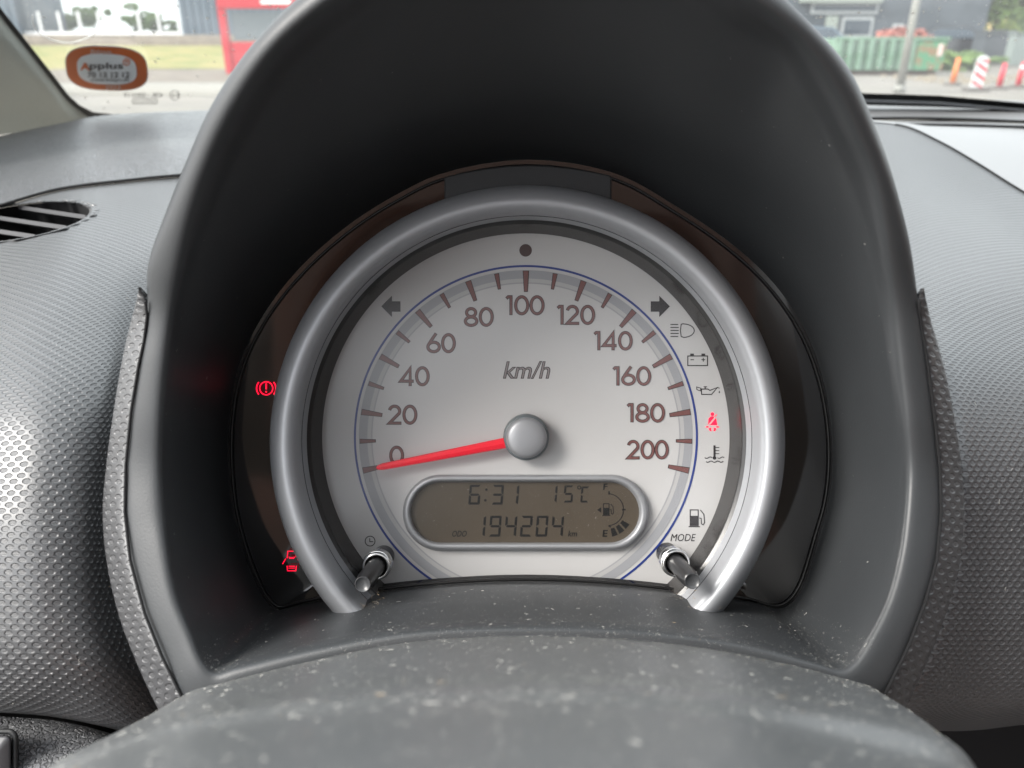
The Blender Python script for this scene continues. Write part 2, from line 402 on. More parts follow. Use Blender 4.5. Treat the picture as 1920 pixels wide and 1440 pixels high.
ik.stroke([(1306, 725.5), (1314, 728), (1313, 733), (1306.5, 730.5)], 1.5, closed=True); ik.stroke([(1319, 725.2), (1325.5, 725.2)], 1.5); ik.stroke([(1322, 725.5), (1322, 729)], 1.5)
ik.stroke([(1345, 726.5), (1349, 728)], 1.4); ik.poly([(1348.5, 732), (1350, 735.5), (1348.5, 737.5), (1347, 735.5)])
ik.build('oil_can_symbol', [M_ink], face, onface)
ik = Ink(); ik.disc(1335.5, 776.4, 3.2, ry=3.5); ik.poly([(1332.5, 780.8), (1337, 780.6), (1339, 782.2), (1327.3, 796.5), (1328.3, 785)])
ik.poly([(1342.2, 783.6), (1344.5, 797), (1331, 797)])
ik.poly([(1322, 801), (1326, 798.6), (1329.5, 800.2), (1326.5, 801.8)]); ik.poly([(1349.5, 801), (1345.5, 798.8), (1341.5, 800.2), (1345, 801.8)])
ik.poly([(1328.5, 803.2), (1334, 801.4), (1332.6, 804), (1334.2, 808), (1330.6, 808)]); ik.poly([(1337.2, 801.4), (1343, 803.2), (1340.8, 808), (1337, 808), (1338.6, 804)])
ik.stroke([(1344, 777), (1339.5, 781.6)], 1.0)
ik.build('seat_belt_lamp', [M_red], face, onface, 'lit red seat belt lamp')
ik = Ink(); ik.stroke([(1339.5, 835), (1339.5, 858)], 4); ik.disc(1339.5, 858.5, 3.4)
for k in range(3): ik.stroke([(1341, 839 + 5.8 * k), (1348.5, 839 + 5.8 * k)], 1.5)
def wave(x0, x1, y, n): return [(lerp(x0, x1, i / 20), y + 1.3 * math.sin(i / 20 * n * 2 * math.pi)) for i in range(21)]
ik.stroke(wave(1321, 1335, 858, 1), 1.6); ik.stroke(wave(1345, 1357.5, 858, 1), 1.6); ik.stroke(wave(1323.5, 1356, 865.5, 2.6), 1.6)
ik.build('coolant_symbol', [M_ink], face, onface)
def pump(ik, x, y, s, mi=0):
    ik.stroke([(x + 2 * s, y + 2 * s), (x + 17 * s, y + 2 * s), (x + 17 * s, y + 14 * s), (x + 2 * s, y + 14 * s)], 2 * s, mi, closed=True)
    ik.poly([(x + 1 * s, y + 14 * s), (x + 18 * s, y + 14 * s), (x + 18 * s, y + 32 * s), (x + 1 * s, y + 32 * s)], mi)
    ik.stroke([(x - 1 * s, y + 33.4 * s), (x + 20 * s, y + 33.4 * s)], 2 * s, mi)
    ik.stroke([(x + 19 * s, y + 17 * s), (x + 22.5 * s, y + 18 * s), (x + 23 * s, y + 28 * s), (x + 26 * s, y + 30 * s), (x + 29 * s, y + 26 * s), (x + 27.5 * s, y + 10 * s), (x + 21 * s, y + 2 * s)], 1.8 * s, mi)
ik = Ink(); pump(ik, 1292, 954, 1.0); ik.build('fuel_pump_symbol', [M_ink], face, onface)
Ink().text('MODE', 1257, 1001, 1302, 1014.5, shear=.2).build('mode_text', [M_ink], face, onface)
ik = Ink(); ik.circle(694, 1014.5, 9.2, 1.7); ik.stroke([(693.5, 1009), (693.5, 1015.5), (700, 1015.5)], 1.7); ik.build('clock_symbol', [M_ink], face, onface)

# walls and rings between dial and bezel
ringmesh('ring_wall', [(.0763, .2879), (.0776, .2772)], M_ringdark, cl)
ringmesh('lens_rim', [(.0776, .2772), (.0777, .2765), (.0784, .2748), (.0785, .2745)], M_black, cl)
ringmesh('bezel_step', [(.0785, .2745), (.07865, .2715), (.0787, .2690)], M_silver2, cl)
ringmesh('bezel_groove', [(.0787, .2690), (.0790, .2694), (.0791, .2688)], M_black, cl)
def rp(px, d): return (px / F * d, d)
bez = [rp(422.5, .2688), rp(424.5, .2665), rp(429, .2612), rp(434, .2566), rp(440, .2538), rp(448, .2522), rp(458, .2517), rp(468, .2524), rp(476, .2540), rp(481, .2562), rp(483, .259), (.0865, .266), (.0865, .29)]
bp = [(p.x, p.y) for p in cr([Vector((r, d, 0)) for r, d in bez], 4)]
ringmesh('bezel_ring', bp, M_silver, cl, -56, 236, 240)
ringmesh('lens', [(.0001, .2764), (.0777, .2764)], M_lens, cl)
# outer smoked lens panel
A_ = [(990,312),(1152,338),(1273,390),(1377,469),(1434,527),(1484,585),(1513,643),(1534,706),(1547,777),(1553,839),(1550,900),(1542,960),(1527,1003),(1512,1055),(1498,1095),(1480,1122),(1460,1134),(1435,1132),(1405,1122),(1300,1108),(1150,1092),(986,1085),
 (822,1092),(672,1108),(575,1125),(548,1132),(525,1137),(503,1118),(480,1072),(463,1025),(447,965),(437,890),(437,830),(443,765),(450,715),(462,671),(487,617),(525,561),(590,482),(666,417),(775,355),(830,338)]
DA = .2825
for _it in range(3):
    B2 = list(A_)
    for i_ in list(range(2, 12)) + list(range(31, 41)):
        p_, q_, r_ = A_[i_ - 1], A_[i_], A_[(i_ + 1) % 42]
        B2[i_] = (q_[0] * .4 + (p_[0] + r_[0]) * .3 + (2 if i_ < 20 else -2), q_[1] * .4 + (p_[1] + r_[1]) * .3 - (1 if i_ in (2, 3, 4, 37, 38, 39, 40) else 0))
    A_ = B2
ka = cr([K(x, y, DA) for x, y in A_], 4, True)
inner = []
c0 = K(CX, CY, DA)
for p in ka:
    v = (p - c0); v.y = 0; t = min(.081, v.length * .99); inner.append(c0 + v.normalized() * t + Vector((0, .0040, 0)))
ka2 = [c0 + (p - c0) * 1.025 for p in ka]
grid_mesh('smoked_panel', [ka2, inner], M_gloss, cl, closed=True)
tube('panel_border', [W(c0 + (p - c0) * 1.002 + Vector((0, -.0004, 0))) for p in ka] + [W(c0 + (ka[0] - c0) * 1.002 + Vector((0, -.0004, 0)))], .0006, M_black, cl, 6)
M_gloss.node_tree.nodes['Principled BSDF'].inputs['IOR'].default_value = 1.42
# warning lamps printed on the smoked panel
def onsm(x, y, l): return P(x, y, DA) - FW * (l + .0004)
ik = Ink(); ik.circle(500, 728, 12.2, 2.4); ik.circle(500, 728, 18, 2.6, a0=140, a1=220, n=12); ik.circle(500, 728, 18, 2.6, a0=-40, a1=40, n=12)
ik.stroke([(500, 719), (500, 730)], 3); ik.disc(500, 734.5, 1.8, n=10)
ik.build('brake_lamp', [M_red], cl, onsm, 'lit red brake warning lamp')
ik = Ink(); ik.stroke([(539, 1046), (540.5, 1033), (553.5, 1033), (556, 1044)], 1.7); ik.poly([(541.5, 1043), (545, 1044), (550, 1044), (554, 1043), (552, 1047), (543.5, 1047)]); ik.stroke([(536.5, 1047), (530.5, 1057)], 1.8); ik.stroke([(558.5, 1047), (565, 1057)], 1.8)
ik.stroke([(539, 1060), (540, 1069.5), (555.5, 1069.5), (556.5, 1060)], 1.7); ik.stroke([(542, 1061), (553.5, 1061)], 1.7); ik.stroke([(541.5, 1064.5), (554, 1064.5)], 1.2)
ik.build('door_ajar_lamp', [M_red], cl, onsm, 'lit red open door warning lamp')
# lcd
def pill(x0, y0, x1, y1, n=24):
    r = (y1 - y0) / 2; cy = (y0 + y1) / 2
    return [(x1 - r + r * math.cos(R(-90 + 180 * i / n)), cy + r * math.sin(R(-90 + 180 * i / n))) for i in range(n + 1)] + \
           [(x0 + r + r * math.cos(R(90 + 180 * i / n)), cy + r * math.sin(R(90 + 180 * i / n))) for i in range(n + 1)]
loops = [(755, 890, 1217, 1033, .2878), (756, 891, 1216.5, 1032, .2862), (759, 893.5, 1213, 1029.5, .2850), (764, 898, 1207, 1024, .2845), (768, 901.5, 1202, 1020, .2852), (770, 903.5, 1199, 1018, .2868), (771, 904.5, 1198, 1017, .2874)]
g = [[K(x, y, l[4]) for x, y in pill(*l[:4])] for l in loops]
grid_mesh('display_rim', g, M_silver, cl, closed=True, flip=True)
DL = .2872
lcd = mesh('display_screen', [P(x, y, DL) for x, y in pill(769.5, 903, 1199.5, 1018.5)], [tuple(range(50))], M_lcd, cl, False)
def onlcd(x, y, l): return P(x, y, DL) - FW * l
SEG = {'0': 'abcdef', '1': 'bc', '2': 'abged', '3': 'abgcd', '4': 'fgbc', '5': 'afgcd', '6': 'afgedc', '8': 'abcdefg', '9': 'abcdfg', 'C': 'afed'}
def seg7(ik, ch, x, y, wd, h, t=4.2, sh=.08):
    g = .8; L = {'a': ((g, 0), (wd - g, 0), 0, 1), 'g': ((g, h / 2), (wd - g, h / 2), 0, 0), 'd': ((g, h), (wd - g, h), 0, -1),
        'f': ((0, g), (0, h / 2 - g), 1, 1), 'e': ((0, h / 2 + g), (0, h - g), 1, 1), 'b': ((wd, g), (wd, h / 2 - g), 1, -1), 'c': ((wd, h / 2 + g), (wd, h - g), 1, -1)}
    for s in SEG[ch]:
        (xa, ya), (xb, yb), vert, sg = L[s]; c = t * .5
        if vert: pts = [(xa, ya), (xa + sg * t, ya + c * 1.2), (xa + sg * t, yb - c * 1.2), (xa, yb)]
        elif sg: pts = [(xa, ya), (xb, ya), (xb - c * 1.6, ya + sg * t), (xa + c * 1.6, ya + sg * t)]
        else: pts = [(xa + 1, ya), (xa + c * 1.4, ya - c), (xb - c * 1.4, ya - c), (xb - 1, ya), (xb - c * 1.4, ya + c), (xa + c * 1.4, ya + c)]
        ik.poly([(x + a + (h - b) * sh, y + b) for a, b in pts])
for ch, x in (('6', 878), ('3', 921), ('1', 950)):
    ik = Ink(); seg7(ik, ch, x, 909, 21, 37); ik.build('clock_digit', [M_lcdink], lcd, onlcd)
ik = Ink(); ik.disc(912, 918, 2.3); ik.disc(910, 938, 2.3); ik.build('clock_colon', [M_lcdink], lcd, onlcd)
for ch, x in (('1', 1026), ('5', 1056)):
    ik = Ink(); seg7(ik, ch, x, 910, 17, 32, 3.6); ik.build('temperature_digit', [M_lcdink], lcd, onlcd)
ik = Ink(); ik.circle(1086, 914, 3, 1.8, n=14); seg7(ik, 'C', 1088, 912, 15, 30, 3.4); ik.build('degree_sign', [M_lcdink], lcd, onlcd)
for i, ch in enumerate('194204'):
    ik = Ink(); seg7(ik, ch, 887 + 29.2 * i, 967, 21.5, 39, 4.2); ik.build('odometer_digit', [M_lcdink], lcd, onlcd)
Ink().text('ODO', 847, 995, 874, 1006, shear=.2, off=.01).build('odometer_text', [M_lcdink], lcd, onlcd)
Ink().text('km', 1065, 995, 1081, 1005.5, shear=.2, off=.01).build('kilometre_text', [M_lcdink], lcd, onlcd)
Ink().text('F', 1131, 907, 1138, 918, shear=.1, off=.02).build('full_letter', [M_lcdink], lcd, onlcd)
Ink().text('E', 1130, 994, 1138, 1006, shear=.1, off=.02).build('empty_letter', [M_lcdink], lcd, onlcd)
ik = Ink(); ik.circle(1139, 955.5, 30, 1.6, a0=-82, a1=82, n=24); ik.stroke([(1142, 921), (1142, 927)], 3); ik.stroke([(1166, 955.5), (1173, 955.5)], 2.5); ik.stroke([(1141, 985), (1145, 988)], 3)
ik.build('fuel_gauge_arc', [M_lcdink], lcd, onlcd)
for a in (-72, -55, -38):
    ik = Ink(); c, s = math.cos(R(a)), -math.sin(R(a))
    ik.poly([(1137 + c * r - s * t, 957 + s * r + c * t) for r, t in ((35, -4), (35, 3), (50, 5), (50, -6))]); ik.build('fuel_bar', [M_lcdink], lcd, onlcd)
ik = Ink(); pump(ik, 1130, 943, .7); ik.poly([(1127, 951), (1127, 961), (1119.5, 956)]); ik.build('fuel_symbol', [M_lcdink], lcd, onlcd)
# needle
def needle():
    tip = K(706, 877.5, .2835); base = K(985, 823.5, .2825); d = (base - tip).normalized(); s = Vector((-d.z, 0, d.x)); f = Vector((0, 1, 0))
    rows = []
    for t, hw in ((0, .0004), (.008, .0009), (.04, .00125), (1, .0021)):
        c = tip.lerp(base, t); rows.append([c + s * hw + f * .0006, c + s * hw * .75 - f * .0002, c - f * .0005, c - s * hw * .75 - f * .0002, c - s * hw + f * .0006])
    vs = [W(p) for r in rows for p in r]; fs = [(i * 5 + j, i * 5 + j + 1, i * 5 + j + 6, i * 5 + j + 5) for i in range(3) for j in range(4)]
    fs += [(i * 5 + 4, i * 5, i * 5 + 5, i * 5 + 9) for i in range(3)] + [(0, 1, 2, 3, 4)]
    mesh('needle', vs, fs, M_needle, cl, False)
needle()
def lathe_at(name, c, prof, matl, parent, n=64, axis=None, label=None):
    vs, fs = [], []; k = len(prof)
    for i in range(n):
        a = 2 * math.pi * i / n
        for r, dy in prof: vs.append(W(c + Vector((r * math.cos(a), dy, r * math.sin(a)))))
    for i in range(n):
        for j in range(k - 1):
            a = i * k + j; b = ((i + 1) % n) * k + j; fs.append((a, b, b + 1, a + 1))
    return mesh(name, vs, fs, matl, parent, True, label=label)
hc = K(986.5, 818.5, .288)
cap = lathe_at('hub_cap', hc, [(.0001, -.0092), (.003, -.00915), (.0058, -.0088), (.0069, -.0082), (.0074, -.0074), (.0075, -.0064)], mat('satin grey hub', (.30, .31, .33), .42, metal=.4), cl)
lathe_at('hub_skirt', hc, [(.0075, -.0064), (.0079, -.0064), (.0084, -.0056), (.0086, -.0010)], mat('grey hub plastic', (.10, .12, .13), .35), cap)
# two reset knobs through the lens
for bx, by in ((720, 1042), (1250, 1037)):
    c = K(bx, by, .288)
    kn = lathe_at('reset_knob', c, [(.0033, -.0005), (.0031, -.022), (.0030, -.036), (.0027, -.0395), (.00262, -.0408), (.00248, -.0412)], M_knob, cl, 40, label='thin black push knob, %s' % ('clock side' if bx < 900 else 'mode side'))
    lathe_at('knob_end', c, [(.00248, -.0412), (.0023, -.0413), (.00225, -.0411), (.0001, -.0411)], mat('worn knob end', (.05, .052, .055), .3), kn, 40)  # end disc coloured paler than the knob
    lathe_at('collar', c, [(.0036, -.0120), (.0036, -.0165), (.0041, -.0172), (.0048, -.0168), (.0052, -.0150), (.0053, -.0120)], M_chrome, kn, 48)
    lathe_at('socket', c, [(.0040, -.0002), (.0040, -.012)], M_black, kn, 32)
    lathe_at('socket_floor', c, [(.0001, -.0006), (.0040, -.0006)], M_black, kn, 32)

# ================================================================== HOOD
B_ = [(1000,-95),(1180,-48),(1340,30),(1450,92),(1510,175),(1560,265),(1600,350),(1632,460),(1653,575),(1671,690),(1685,790),(1692,880),(1688,960),(1676,1045),(1655,1125),(1622,1190),(1590,1238),(1570,1247),(1530,1238),(1390,1200),(1200,1174),(986,1168),
 (770,1177),(590,1208),(447,1243),(410,1252),(392,1240),(365,1180),(338,1110),(322,1025),(315,955),(310,870),(313,780),(322,690),(336,590),(358,505),(395,405),(435,315),(488,220),(570,110),(690,25),(830,-50)]
R_ = [(1005,-150),(1225,-108),(1385,-20),(1495,62),(1556,145),(1605,245),(1642,338),(1662,450),(1680,575),(1694,690),(1704,790),(1710,880),(1706,960),(1695,1045),(1673,1125),(1640,1195),(1608,1247),(1582,1264),(1545,1254),(1390,1214),(1200,1189),(986,1182),
 (770,1192),(590,1225),(440,1261),(400,1270),(377,1250),(350,1187),(323,1117),(307,1027),(300,960),(296,870),(298,780),(305,690),(318,590),(333,505),(358,400),(392,300),(440,200),(520,85),(640,-15),(790,-105)]
C_ = [(1010,-190),(1250,-145),(1420,-45),(1522,50),(1592,130),(1640,235),(1675,335),(1705,450),(1723,575),(1739,690),(1751,785),(1761,880),(1763,960),(1755,1050),(1733,1130),(1703,1210),(1660,1296),(1600,1335),(1530,1320),(1390,1280),(1200,1255),(986,1250),
 (770,1255),(590,1290),(460,1335),(380,1345),(340,1302),(305,1230),(273,1150),(246,1050),(236,960),(238,870),(248,770),(262,680),(276,590),(277,500),(310,400),(350,300),(395,200),(475,82),(590,-28),(760,-125)]
def table(x, xs, ys):
    if x <= xs[0]: return ys[0]
    for i in range(1, len(xs)):
        if x <= xs[i]: return lerp(ys[i - 1], ys[i], (x - xs[i - 1]) / (xs[i] - xs[i - 1]))
    return ys[-1]
def dR(py): return table(py, [-180, 0, 300, 600, 900, 1260], [.166, .178, .200, .221, .225, .211])
rows = [[] for _ in range(12)]
for i in range(42):
    a = K(*A_[i], .288); ybr = R_[i][1]; d = dR(ybr); up = max(0, min(1, (720 - ybr) / 520)); up = up * up * (3 - 2 * up)
    b = K(*B_[i], d + lerp(.0045, .012, up)); r = K(*R_[i], d); c = K(*C_[i], d + lerp(.003, .006, up))
    r.y += lerp(.0009, 0, up); m = r.lerp(c, .42); m.y -= lerp(.0012, .0022, up)
    c0h = K(990, 720, .25); 
    def sh(p, s, dy): return Vector((ax0.x + (p.x - ax0.x) * s, p.y + dy, ax0.z + (p.z - ax0.z) * s))
    prof = [a, a.lerp(b, .06), a.lerp(b, .33), a.lerp(b, .66), a.lerp(b, .92), b, r, m, c, sh(c, 1.0, .008), sh(c, .99, .08), sh(c, .92, .19)]
    for j, p in enumerate(prof): rows[j].append(p)
HG = net(rows, 6, 4, True)
hood = thing('instrument_hood', 'matt black arched plastic hood surrounding the round speedometer', 'hood', P(986, 1180, .25))
shell = grid_mesh('hood_shell', HG, M_hood, hood, closed=True, flip=True)
# raised block at the top of the cluster
def block():
    top = [(833, 331), (870, 322), (910, 315), (950, 310.5), (990, 308.5), (1030, 310), (1070, 314), (1110, 320.5), (1147, 328.5)]
    bot = [(833, 384), (870, 374), (910, 366), (950, 362), (990, 360), (1030, 362), (1070, 366), (1110, 373), (1147, 381)]
    D = .262; n = 9
    vs = [P(x, y, D) for x, y in top] + [P(x, y, D) for x, y in bot]
    vs += [W(K(x, y, D) + Vector((0, .026, 0))) for x, y in top] + [W(K(x, y, D) + Vector((0, .026, 0))) for x, y in bot]
    fs = [(i, i + 1, n + i + 1, n + i) for i in range(n - 1)] + [(2 * n + i, 2 * n + i + 1, i + 1, i) for i in range(n - 1)] + [(0, n, 3 * n, 2 * n), (n - 1, 3 * n - 1, 4 * n - 1, 2 * n - 1)]
    o = mesh('hood_block', vs, fs, mat('dark block plastic', (.018, .019, .021), .5), hood, False)
    md = o.modifiers.new('edge', 'BEVEL'); md.width = .0006; md.segments = 2; md.limit_method = 'ANGLE'
block()

# ================================================================== DASHBOARD
dash = thing('dashboard', 'dark grey dashboard with dimpled plastic panels either side of the hood', 'dashboard', P(960, 1000, .42))
def kr(pts, dx=0, dy=0): return [K(x, y, d) for x, y, d in pts]
Lp = [
 kr([(-1000, 670, 0.42), (-330, 470, 0.41), (-150, 425, 0.425), (0, 389, 0.445), (110, 358, 0.46), (250, 340, 0.468), (350, 331, 0.475), (480, 326, 0.485)]),
 kr([(-1000, 720, 0.395), (-330, 520, 0.385), (-150, 480, 0.39), (0, 440, 0.385), (110, 412, 0.395), (230, 395, 0.41), (330, 392, 0.42), (480, 392, 0.43)]),
 kr([(-1000, 780, 0.35), (-330, 600, 0.34), (-150, 560, 0.335), (0, 515, 0.325), (110, 490, 0.33), (220, 480, 0.345), (300, 480, 0.355), (430, 485, 0.37)]),
 kr([(-1000, 830, 0.302), (-330, 690, 0.292), (-150, 665, 0.282), (0, 635, 0.274), (100, 620, 0.277), (200, 610, 0.292), (260, 610, 0.31), (380, 615, 0.34)]),
 kr([(-1000, 890, 0.272), (-330, 800, 0.262), (-150, 790, 0.25), (0, 780, 0.242), (100, 772, 0.243), (180, 770, 0.252), (225, 770, 0.268), (330, 775, 0.32)]),
 kr([(-1000, 1000, 0.255), (-330, 960, 0.245), (-150, 960, 0.235), (0, 960, 0.229), (90, 960, 0.23), (155, 960, 0.236), (195, 960, 0.25), (300, 965, 0.3)]),
 kr([(-1000, 1140, 0.251), (-330, 1130, 0.241), (-150, 1130, 0.231), (0, 1130, 0.226), (90, 1130, 0.227), (165, 1130, 0.233), (214, 1130, 0.247), (300, 1135, 0.29)]),
 kr([(-1000, 1280, 0.252), (-330, 1270, 0.242), (-150, 1268, 0.234), (0, 1262, 0.229), (100, 1262, 0.23), (195, 1268, 0.236), (262, 1275, 0.248), (350, 1285, 0.29)]),
 kr([(-1000, 1332, 0.262), (-330, 1322, 0.252), (-150, 1322, 0.246), (0, 1325, 0.241), (100, 1332, 0.242), (200, 1350, 0.247), (280, 1370, 0.258), (370, 1390, 0.3)]),
 kr([(-1000, 1340, 0.3), (-330, 1330, 0.29), (-150, 1330, 0.28), (0, 1336, 0.275), (100, 1345, 0.275), (200, 1365, 0.28), (280, 1390, 0.285), (370, 1420, 0.32)]),
]
LG = net(Lp, 10, 10)
# vent opening: ellipse in the panel
VE = dict(cx=22, cy=417, rx=152, ry=32, a=-R(9))
def invent(px, py, k=1.0):
    x, y = px - VE['cx'], py - VE['cy']; c, s = math.cos(VE['a']), math.sin(VE['a'])
    u, v = (x * c + y * s) / VE['rx'], (-x * s + y * c) / VE['ry']
    return u * u + v * v < k
def pix(k): return (960 + k.x / k.y * F, 720 - k.z / k.y * F)
def panel_with_hole(name, G, mat_, parent, hole=None):
    nr, nc = len(G), len(G[0]); jm = nc // 2; vc = [0.]
    for i in range(1, nr): vc.append(vc[-1] + (G[i][jm] - G[i - 1][jm]).length * 1000)
    vs = [W(p) for r in G for p in r]; uv = []
    for i in range(nr):
        us = [0.] * nc; us[jm] = G[i][jm].x * 1000
        for j in range(jm + 1, nc): us[j] = us[j - 1] + (G[i][j] - G[i][j - 1]).length * 1000
        for j in range(jm - 1, -1, -1): us[j] = us[j + 1] - (G[i][j] - G[i][j + 1]).length * 1000
        uv += [(u_, vc[i]) for u_ in us]
    fs = []
    for i in range(nr - 1):
        for j in range(nc - 1):
            if hole:
                c = (G[i][j] + G[i + 1][j + 1]) / 2
                if hole(*pix(c)): continue
            a = i * nc + j; fs.append((a, a + nc, a + nc + 1, a + 1))
    return mesh(name, vs, fs, mat_, parent, True, uv)
# the grid is made fine round the vent so that the hole gets a clean edge
LGf = net(Lp, 40, 36)
panel_with_hole('left_panel', LGf, M_dimple, dash, lambda x, y: invent(x, y, 1.0))
# frame of the vent opening: a dished ring following the panel surface
def surf_at(px, py):     # depth of the left panel near a pixel
    best = None
    for r in LGf[::3]:
        for p in r[::3]:
            x, y = pix(p); dd = (x - px) ** 2 + ((y - py) * 2) ** 2
            if best is None or dd < best[0]: best = (dd, p.y)
    return best[1]
def el(t, k, ox=0, oy=0):
    c, s = math.cos(VE['a']), math.sin(VE['a']); u, v = VE['rx'] * k * math.cos(t), VE['ry'] * k * math.sin(t)
    return VE['cx'] + ox + u * c - v * s, VE['cy'] + oy + u * s + v * c
n = 96; vr = [[], [], []]; vw = [[], []]
for i in range(n):
    t = 2 * math.pi * i / n
    x, y = el(t, 1.10); d = surf_at(x, y); vr[0].append(K(x, y, d + .0005)); x, y = el(t, 1.04); vr[1].append(K(x, y, d - .0015))
    x, y = el(t, .97, 0, 1); p_ = K(x, y, d + .004); vr[2].append(p_); vw[0].append(p_ + Vector((0, .0003, 0)))
    x, y = el(t, .96, 0, 1); vw[1].append(K(x, y, d + .004) + Vector((0, .03, -.035)))
vent = grid_mesh('air_vent', vr, M_dimple, dash, closed=True, uvmode='x')
grid_mesh('vent_duct', vw, M_gap, vent, closed=True)  # near-black colour stands for the shade inside the vent recess
mesh('duct_end', [W(p) for p in vw[1]], [tuple(range(n))], M_gap, vent, False)
M_slat = mat('grey vent slat', (.06, .06, .064), .42)
def inv(u, v): c, s_ = math.cos(VE['a']), math.sin(VE['a']); return VE['cx'] + u * c - v * s_, VE['cy'] + u * s_ + v * c
for k, (sx0, sy0) in enumerate(((50, 387), (0, 405), (0, 430), (-60, 447))):
    # a slat runs down to the right; find where it leaves the opening
    pts = []
    for q in range(-400, 400):
        x, y = sx0 + q, sy0 + q * .145
        if invent(x, y, .90): pts.append((x, y))
    if not pts: continue
    (x0, y0), (x1, y1) = pts[0], pts[-1]; d0, d1 = surf_at(x0, y0) + .006, surf_at(x1, y1) + .006
    a, b = K(x0, y0, d0), K(x1, y1, d1); u = Vector((0, .012, .0005)); tk = Vector((0, .0002, -.0022))
    vs = [a, b, b + u, a + u, a + tk, b + tk, b + u + tk, a + u + tk]
    mesh('vent_slat', [W(v) for v in vs], [(0, 1, 2, 3), (4, 7, 6, 5), (0, 4, 5, 1), (1, 5, 6, 2), (2, 6, 7, 3), (3, 7, 4, 0)], M_slat, vent, False)
# left flange that rises to the hood
M_dimple2 = dimple_mat('finely dimpled dark plastic', (.058, .059, .062), 6.0, 3.9, 1.9, .80, .36, .5, .00030)
def flange(edge, outer, side, name):
    rows = []
    for (ex, ey), (ox, oy) in zip(edge, outer):
        de = dR(ey) + .0042
        e = K(ex, ey, de); wpx = abs(ex - ox)
        o = K(ox, oy, de + wpx * .00022)
        m = e.lerp(o, .5); m.y -= .0012
        kw = min(1, max(.03, (wpx - 3) / 22)); l1 = o + Vector((-side * .003, .012, 0)) * kw
        rows.append([e + Vector((0, .006, 0)) * kw, e, m, o, l1])
    G = net(rows, 5, 6)
    nr, nc = len(G), len(G[0]); v = 0; uv = []; 
    for i in range(nr):
        if i: v += (G[i][5] - G[i - 1][5]).length * 1000
        u = 0
        for j in range(nc):
            if j: u += (G[i][j] - G[i][j - 1]).length * 1000
            uv.append((u * 1.0, v * .9))
    fs = [((i * nc + j, i * nc + j + 1, (i + 1) * nc + j + 1, (i + 1) * nc + j) if side < 0 else (i * nc + j, (i + 1) * nc + j, (i + 1) * nc + j + 1, i * nc + j + 1)) for i in range(nr - 1) for j in range(nc - 1)]
    return mesh(name, [W(p) for r in G for p in r], fs, M_dimple2, dash, True, uv)
eL = [(264, 541), (273, 565), (277, 592), (271, 640), (261, 685), (247, 770), (237, 870), (235, 960), (245, 1050), (272, 1150), (304, 1230), (340, 1303), (380, 1380)]
oL = [(262, 538), (256, 565), (249, 592), (237, 640), (226, 695), (213, 775), (200, 870), (193, 960), (201, 1055), (224, 1155), (256, 1240), (295, 1325), (340, 1410)]
flange(eL, oL, -1, 'left_flange')
eR = [(1727, 541), (1722, 562), (1723, 588), (1730, 630), (1740, 690), (1752, 785), (1762, 880), (1764, 960), (1756, 1050), (1734, 1130), (1704, 1210), (1661, 1297), (1610, 1380)]
oR = [(1730, 541), (1737, 570), (1744, 600), (1756, 640), (1772, 700), (1790, 790), (1803, 885), (1806, 965), (1798, 1060), (1775, 1145), (1742, 1230), (1700, 1320), (1650, 1400)]
flange(eR, oR, 1, 'right_flange')
def gapline(pts, nm):
    tube(nm, [P(x, y, dR(y) + .0022) for x, y in pts], .00045, M_gap, hood, 8)
gapline([(x - 1, y) for x, y in eL[1:]], 'hood_gap'); gapline([(x + 1, y) for x, y in eR[1:]], 'hood_gap')
